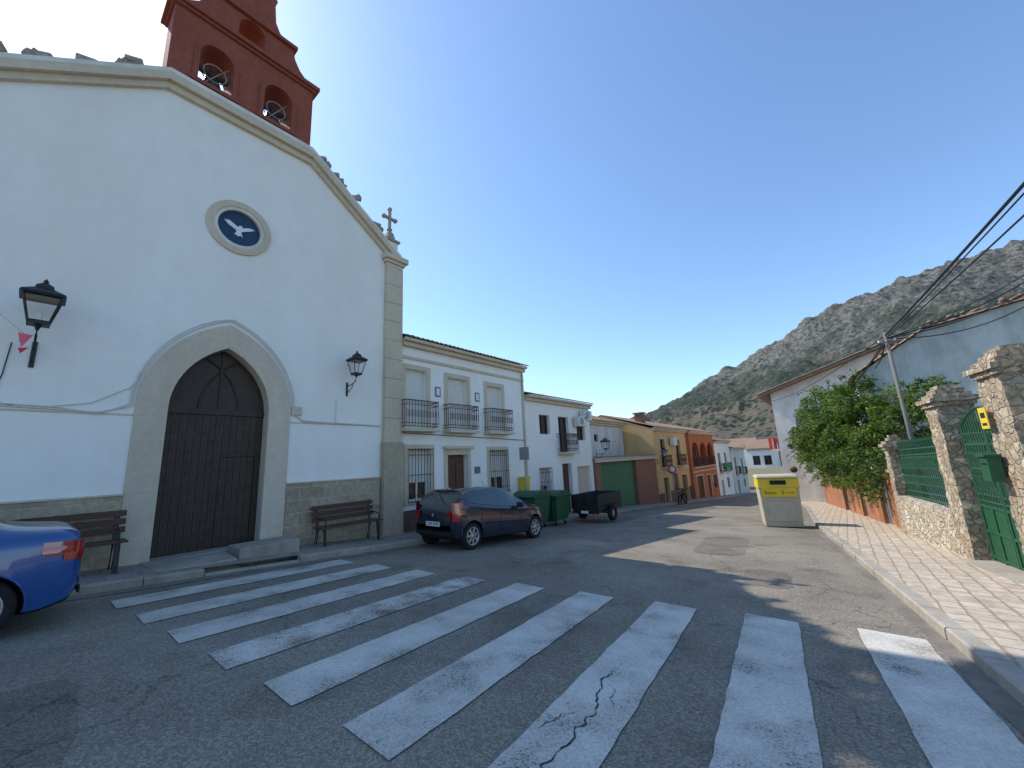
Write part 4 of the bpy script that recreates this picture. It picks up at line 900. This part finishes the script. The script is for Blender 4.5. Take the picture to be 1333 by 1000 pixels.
def foliage(name,blobs,nleaf,size,trunks,clumps=9,sprays=0):
    g=Grp(name,tuple(blobs[0][0]));t=g.part('trunk')
    tot=sum(r[0]*r[1]*r[2] for _,r in blobs)
    vs=[];fs=[];ms=[]
    def leaf(p,k0,sz):
        a=Vector((random.gauss(0,1),random.gauss(0,1),random.gauss(0,.6))).normalized();q=a.cross(Vector((rr(-1,1),rr(-1,1),rr(-1,1)))).normalized()
        o=len(vs);vs.extend([p-a*sz,p+q*sz*.45,p+a*sz,p-q*sz*.45]);fs.append((o,o+1,o+2,o+3));ms.append(k0 if R()<.7 else random.choice((0,1,2)))
    for c,r in blobs:
        n=int(nleaf*(r[0]*r[1]*r[2])/tot)
        cl=[]
        for _ in range(int(clumps*(1+r[0]*r[1]*r[2]*2))):
            d=Vector((random.gauss(0,1),random.gauss(0,1),random.gauss(0,1))).normalized()*rr(.5,1.15);cl.append((Vector(c)+Vector((d.x*r[0],d.y*r[1],d.z*r[2])),rr(.13,.38),random.choice((0,0,1,1,2))))
        for _ in range(n):
            p0,s0,k0=random.choice(cl);d=Vector((random.gauss(0,1),random.gauss(0,1),random.gauss(0,1)));d=d.normalized()*s0*(R()**.4)
            leaf(p0+d,k0,size*rr(.6,1.3))
        for _ in range(int(sprays*r[0]*r[1])):
            d=Vector((random.gauss(0,1),random.gauss(0,1),random.gauss(.3,.8))).normalized();p0=Vector(c)+Vector((d.x*r[0],d.y*r[1],d.z*r[2]))*.9;v=d*rr(.35,.8)
            pts=[p0+v*(i/7)+Vector((0,0,-.55*(i/7)**2*v.length)) for i in range(8)]
            t.tube(pts,.006,'bark',4)
            for q in pts:
                for _ in range(5): leaf(q+Vector((rr(-.06,.06),rr(-.06,.06),rr(-.06,.06))),random.choice((0,1)),size*rr(.6,1.1))
    me=bpy.data.meshes.new('foliage');me.from_pydata([tuple(v) for v in vs],[],fs)
    for k in('leaf1','leaf2','leaf3'): me.materials.append(M[k])
    me.polygons.foreach_set('material_index',ms);o=bpy.data.objects.new('foliage',me);COL.objects.link(o);o.parent=g.e;o.matrix_parent_inverse=Matrix.Translation(-g.e.location)
    for base,tops in trunks:
        base=Vector(base)
        for tp in tops:
            tp=Vector(tp);mid=base.lerp(tp,.5)+Vector((rr(-.15,.15),rr(-.15,.15),0));t.tube([base,base.lerp(mid,.5)+Vector((rr(-.05,.05),0,0)),mid,tp],[.09,.07,.05,.015],'bark',8)
    g.done()
def rp(u,z,w): return tuple(FRt.p(u,z,w))
foliage('climbing_plant',[(rp(17.9,1.9,-1.0),(1.1,1.1,1.1)),(rp(19.5,2.3,-.3),(1.3,1.6,1.3)),(rp(21.8,2.6,.1),(1.4,1.7,1.5)),(rp(24.2,2.2,.4),(1.4,1.8,1.3)),(rp(26.5,1.6,.7),(1.2,1.6,1.2)),(rp(19,.9,.3),(.7,1.9,.7)),(rp(23,.8,.5),(.8,2.4,.7)),(rp(18.6,3.0,-1.4),(.7,.7,.7)),(rp(21,3.9,-.2),(.6,.7,.5)),(rp(17.4,.8,-.1),(.4,.8,.6)),(rp(28.6,2.0,.8),(.9,1.6,1.1)),(rp(31,1.5,.6),(.8,1.4,1.0)),(rp(23,3.8,.3),(.7,.8,.5)),(rp(20.5,.1,.35),(.35,.7,.6)),(rp(18.3,.1,.3),(.3,.6,.5)),(rp(25,.2,.6),(.4,.8,.6))],74000,.058,
    [(rp(18.5,-1.1,-.45),[rp(18,2.2,-.6),rp(19.2,2.6,-.2),rp(18.4,3.3,-.7)]),(rp(22,-1.4,-.45),[rp(21,2.8,0),rp(23,2.6,.2),rp(24.5,2.2,.4)]),(rp(26,-1.6,-.4),[rp(26.5,1.8,.7),rp(25.2,2.4,.3),rp(29,2.0,.7)])],sprays=14)
foliage('garden_shrub',[(rp(10.4,2.3,-1.5),(.6,.7,.6)),(rp(14.0,1.3,-1.3),(.6,1.3,.8))],8000,.055,[(rp(10.4,-.7,-1.5),[rp(10.4,2.4,-1.5),rp(10.2,2.1,-1.7)]),(rp(14.0,-.9,-1.3),[rp(13.8,1.5,-1.3),rp(14.6,1.3,-1.3)])],sprays=10)
px_,py_,pt_=1.62,16.3,4.85
g=Grp('utility_pole',(px_,py_,gz(py_)));b=g.part('pole');b.tube([(px_+.06,py_,gz(py_)-.2),(px_,py_,pt_+.1)],[.065,.045],'polegrey',12)
b.box(WORLD,px_-.22,px_+.22,pt_-.25,pt_-.21,py_-.075,py_-.05,'polegrey');b.lathe((px_-.18,py_-.06,pt_-.21),[(.02,0),(.03,.04),(.015,.07)],'plate',8);b.lathe((px_+.18,py_-.06,pt_-.21),[(.02,0),(.03,.04),(.015,.07)],'plate',8)
g.done()
g=Grp('overhead_cables',(2,20,5));b=g.part('cables')
def cat(a,c,sag,n=16): return [Vector(a).lerp(Vector(c),i/n)-Vector((0,0,sag*4*(i/n)*(1-i/n))) for i in range(n+1)]
tp=(px_,py_,pt_)
b.tube(cat(tp,(4.05,-8,5.6),.22,24),.024,'black');b.tube(cat((px_,py_,pt_-.08),(4.0,-8,5.45),.24,24),.012,'black');b.tube(cat((px_,py_,pt_-.1),(4.1,-8,5.0),.3,24),.014,'black')
for dz,sg,rd in((0,.3,.016),(-.2,.4,.024),(-.35,.55,.014),(-.6,.5,.012),(-.9,.75,.018)): b.tube(cat((px_,py_,pt_-.1),(8,24,8.7+dz),sg),rd,'black')
b.tube(cat((px_,py_,pt_),(-3.4,36,5.2),.3),.016,'black');b.tube(cat((px_,py_,pt_-.1),(-.5,30,3.5),.3),.016,'black');b.tube(cat(tp,(3.0,36,7.8),.2),.014,'black');b.tube(cat((px_,py_,pt_-.1),(1.6,21.4,4.6),.15),.02,'black');b.tube(cat((px_,py_,pt_-.2),(-2.0,34,2.8),.5),.02,'black')
g.done()

# ---------------------------------------------------------------- mountain
prof=[(-60,1.0),(-45,1.6),(-30,3.4),(-24,4.8),(-19.9,5.9),(-14.4,7.4),(-8.6,10.2),(-4,12.9),(-.6,14.7),(5.2,16.5),(9.6,17.4),(13,17.3),(16,17.0),(22,16.2),(30,14),(45,9),(60,5)]
def mountain():
    vs=[];fs=[];na,nr=560,200
    for i in range(na+1):
        az=-60+120*i/na;el=tab(prof,az)-.2
        for j in range(nr+1):
            t=j/nr;r=260+t*900
            H=math.tan(math.radians(el))*1000
            base=-9
            if t<.82: s=(t/.82);h=base+(H+9)*(s**1.25)
            else: s=(t-.82)/.18;h=H*(1-.35*s*s)
            x=math.sin(math.radians(az))*r;y=math.cos(math.radians(az))*r
            q=Vector((x,y,0))
            env=min(1,t*2.2)
            nn=noise.fractal(q*.0065,1.0,2.0,6)*34+ (1-abs(noise.noise(q*.011)))*20-12+noise.fractal(q*.045,1,2,4)*10
            h+=nn*env*(.35+.65*min(1,H/220))*(1 if t<.8 else .55)
            vs.append((x,y,h))
    for i in range(na):
        for j in range(nr): a=i*(nr+1)+j;fs.append((a,a+nr+1,a+nr+2,a+1))
    me=bpy.data.meshes.new('mountain');me.from_pydata(vs,[],fs);me.polygons.foreach_set('use_smooth',[True]*len(fs))
    m=bpy.data.materials.new('mountain_scrub');m.use_nodes=True;nt=m.node_tree;N=nt.nodes;L=nt.links;b=N['Principled BSDF'];b.inputs['Roughness'].default_value=.95;b.inputs['Specular IOR Level'].default_value=.1
    g=N.new('ShaderNodeNewGeometry');sp=N.new('ShaderNodeSeparateXYZ');L.new(g.outputs['Position'],sp.inputs[0])
    def nz(s,d=8,r=.65):
        n=N.new('ShaderNodeTexNoise');n.inputs['Scale'].default_value=s;n.inputs['Detail'].default_value=d;n.inputs['Roughness'].default_value=r;L.new(g.outputs['Position'],n.inputs['Vector']);return n
    def ramp(src,st):
        r=N.new('ShaderNodeValToRGB');L.new(src,r.inputs[0]);e=r.color_ramp.elements
        e[0].position,e[0].color=st[0][0],(*st[0][1],1);e[1].position,e[1].color=st[-1][0],(*st[-1][1],1)
        for p,c in st[1:-1]: x=e.new(p);x.color=(*c,1)
        return r
    a=nz(.014);bq=nz(.17,8,.78)
    scrub=ramp(bq.outputs[0],[(.42,(.016,.027,.013)),(.53,(.05,.058,.03)),(.64,(.14,.12,.08))])
    rock=ramp(bq.outputs[0],[(.40,(.03,.04,.024)),(.48,(.11,.105,.085)),(.60,(.25,.23,.20))])
    v=N.new('ShaderNodeTexVoronoi');v.inputs['Scale'].default_value=.13;v.inputs['Randomness'].default_value=.6
    fl=N.new('ShaderNodeVectorMath');fl.operation='MULTIPLY';fl.inputs[1].default_value=(1,1,.3);L.new(g.outputs['Position'],fl.inputs[0]);L.new(fl.outputs[0],v.inputs['Vector'])
    olive=ramp(v.outputs['Distance'],[(.40,(.020,.032,.014)),(.50,(.15,.12,.075))])
    mr=N.new('ShaderNodeMapRange');mr.inputs[1].default_value=70;mr.inputs[2].default_value=250;L.new(sp.outputs['Z'],mr.inputs[0])
    ad=N.new('ShaderNodeMath');ad.operation='MULTIPLY_ADD';ad.inputs[1].default_value=2.4;L.new(a.outputs[0],ad.inputs[0]);L.new(mr.outputs[0],ad.inputs[2])
    mr2=N.new('ShaderNodeMapRange');mr2.inputs[1].default_value=1.45;mr2.inputs[2].default_value=1.85;L.new(ad.outputs[0],mr2.inputs[0])
    x1=N.new('ShaderNodeMixRGB');L.new(mr2.outputs[0],x1.inputs[0]);L.new(scrub.outputs[0],x1.inputs[1]);L.new(rock.outputs[0],x1.inputs[2])
    mr3=N.new('ShaderNodeMapRange')
    s3=N.new('ShaderNodeMath');s3.operation='MULTIPLY_ADD';s3.inputs[1].default_value=90;L.new(a.outputs[0],s3.inputs[0]);L.new(sp.outputs['Z'],s3.inputs[2])
    mr3.inputs[1].default_value=125;mr3.inputs[2].default_value=105;L.new(s3.outputs[0],mr3.inputs[0])
    x2=N.new('ShaderNodeMixRGB');L.new(mr3.outputs[0],x2.inputs[0]);L.new(x1.outputs[0],x2.inputs[1]);L.new(olive.outputs[0],x2.inputs[2])
    hz=N.new('ShaderNodeMixRGB');hz.inputs[0].default_value=.07;L.new(x2.outputs[0],hz.inputs[1]);hz.inputs[2].default_value=(.30,.38,.48,1)  # distance haze painted in: even bluish tint mixed into the base colour
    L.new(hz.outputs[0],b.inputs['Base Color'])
    bp=N.new('ShaderNodeBump');bp.inputs['Strength'].default_value=.9;bp.inputs['Distance'].default_value=6;L.new(bq.outputs[0],bp.inputs['Height']);L.new(bp.outputs[0],b.inputs['Normal'])
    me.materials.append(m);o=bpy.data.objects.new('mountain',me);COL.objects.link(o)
mountain()

# ---------------------------------------------------------------- light, sky, camera
EL=math.radians(47.5);AZ=math.radians(-96.5)
sd=Vector((math.sin(AZ)*math.cos(EL),math.cos(AZ)*math.cos(EL),math.sin(EL)))
W=bpy.data.worlds.new('World');S.world=W;W.use_nodes=True;nt=W.node_tree;bg=nt.nodes['Background'];bg.inputs[1].default_value=.15
sk=nt.nodes.new('ShaderNodeTexSky');sk.sky_type='NISHITA';sk.sun_disc=False;sk.sun_elevation=EL;sk.sun_rotation=AZ;sk.altitude=600;sk.air_density=1.15;sk.dust_density=.8;sk.ozone_density=2.2
gn=nt.nodes.new('ShaderNodeMixRGB');gn.blend_type='MULTIPLY';gn.inputs[0].default_value=1;gn.inputs[2].default_value=(1.32,1.50,1.62,1)
nt.links.new(sk.outputs[0],gn.inputs[1]);nt.links.new(gn.outputs[0],bg.inputs[0])
sl=bpy.data.lights.new('sun','SUN');sl.energy=5.0;sl.angle=math.radians(.5);sl.color=(1,.94,.84);so=bpy.data.objects.new('sun',sl);COL.objects.link(so);so.rotation_euler=sd.to_track_quat('Z','Y').to_euler();so.location=(-20,0,20)
cd=bpy.data.cameras.new('camera');cd.sensor_width=36;cd.lens=510/1333*36;cd.clip_start=.05;cd.clip_end=8000
co=bpy.data.objects.new('camera',cd);COL.objects.link(co);S.camera=co
r_=Vector((.7699,.6364,-.0461)).normalized();b_=Vector((.6184,-.7619,-.1922)).normalized();u_=b_.cross(r_).normalized();r_=u_.cross(b_)
co.matrix_world=Matrix(((r_.x,u_.x,b_.x,0),(r_.y,u_.y,b_.y,0),(r_.z,u_.z,b_.z,1.6),(0,0,0,1)))
S.view_settings.view_transform='Standard';S.view_settings.look='None';S.view_settings.exposure=0
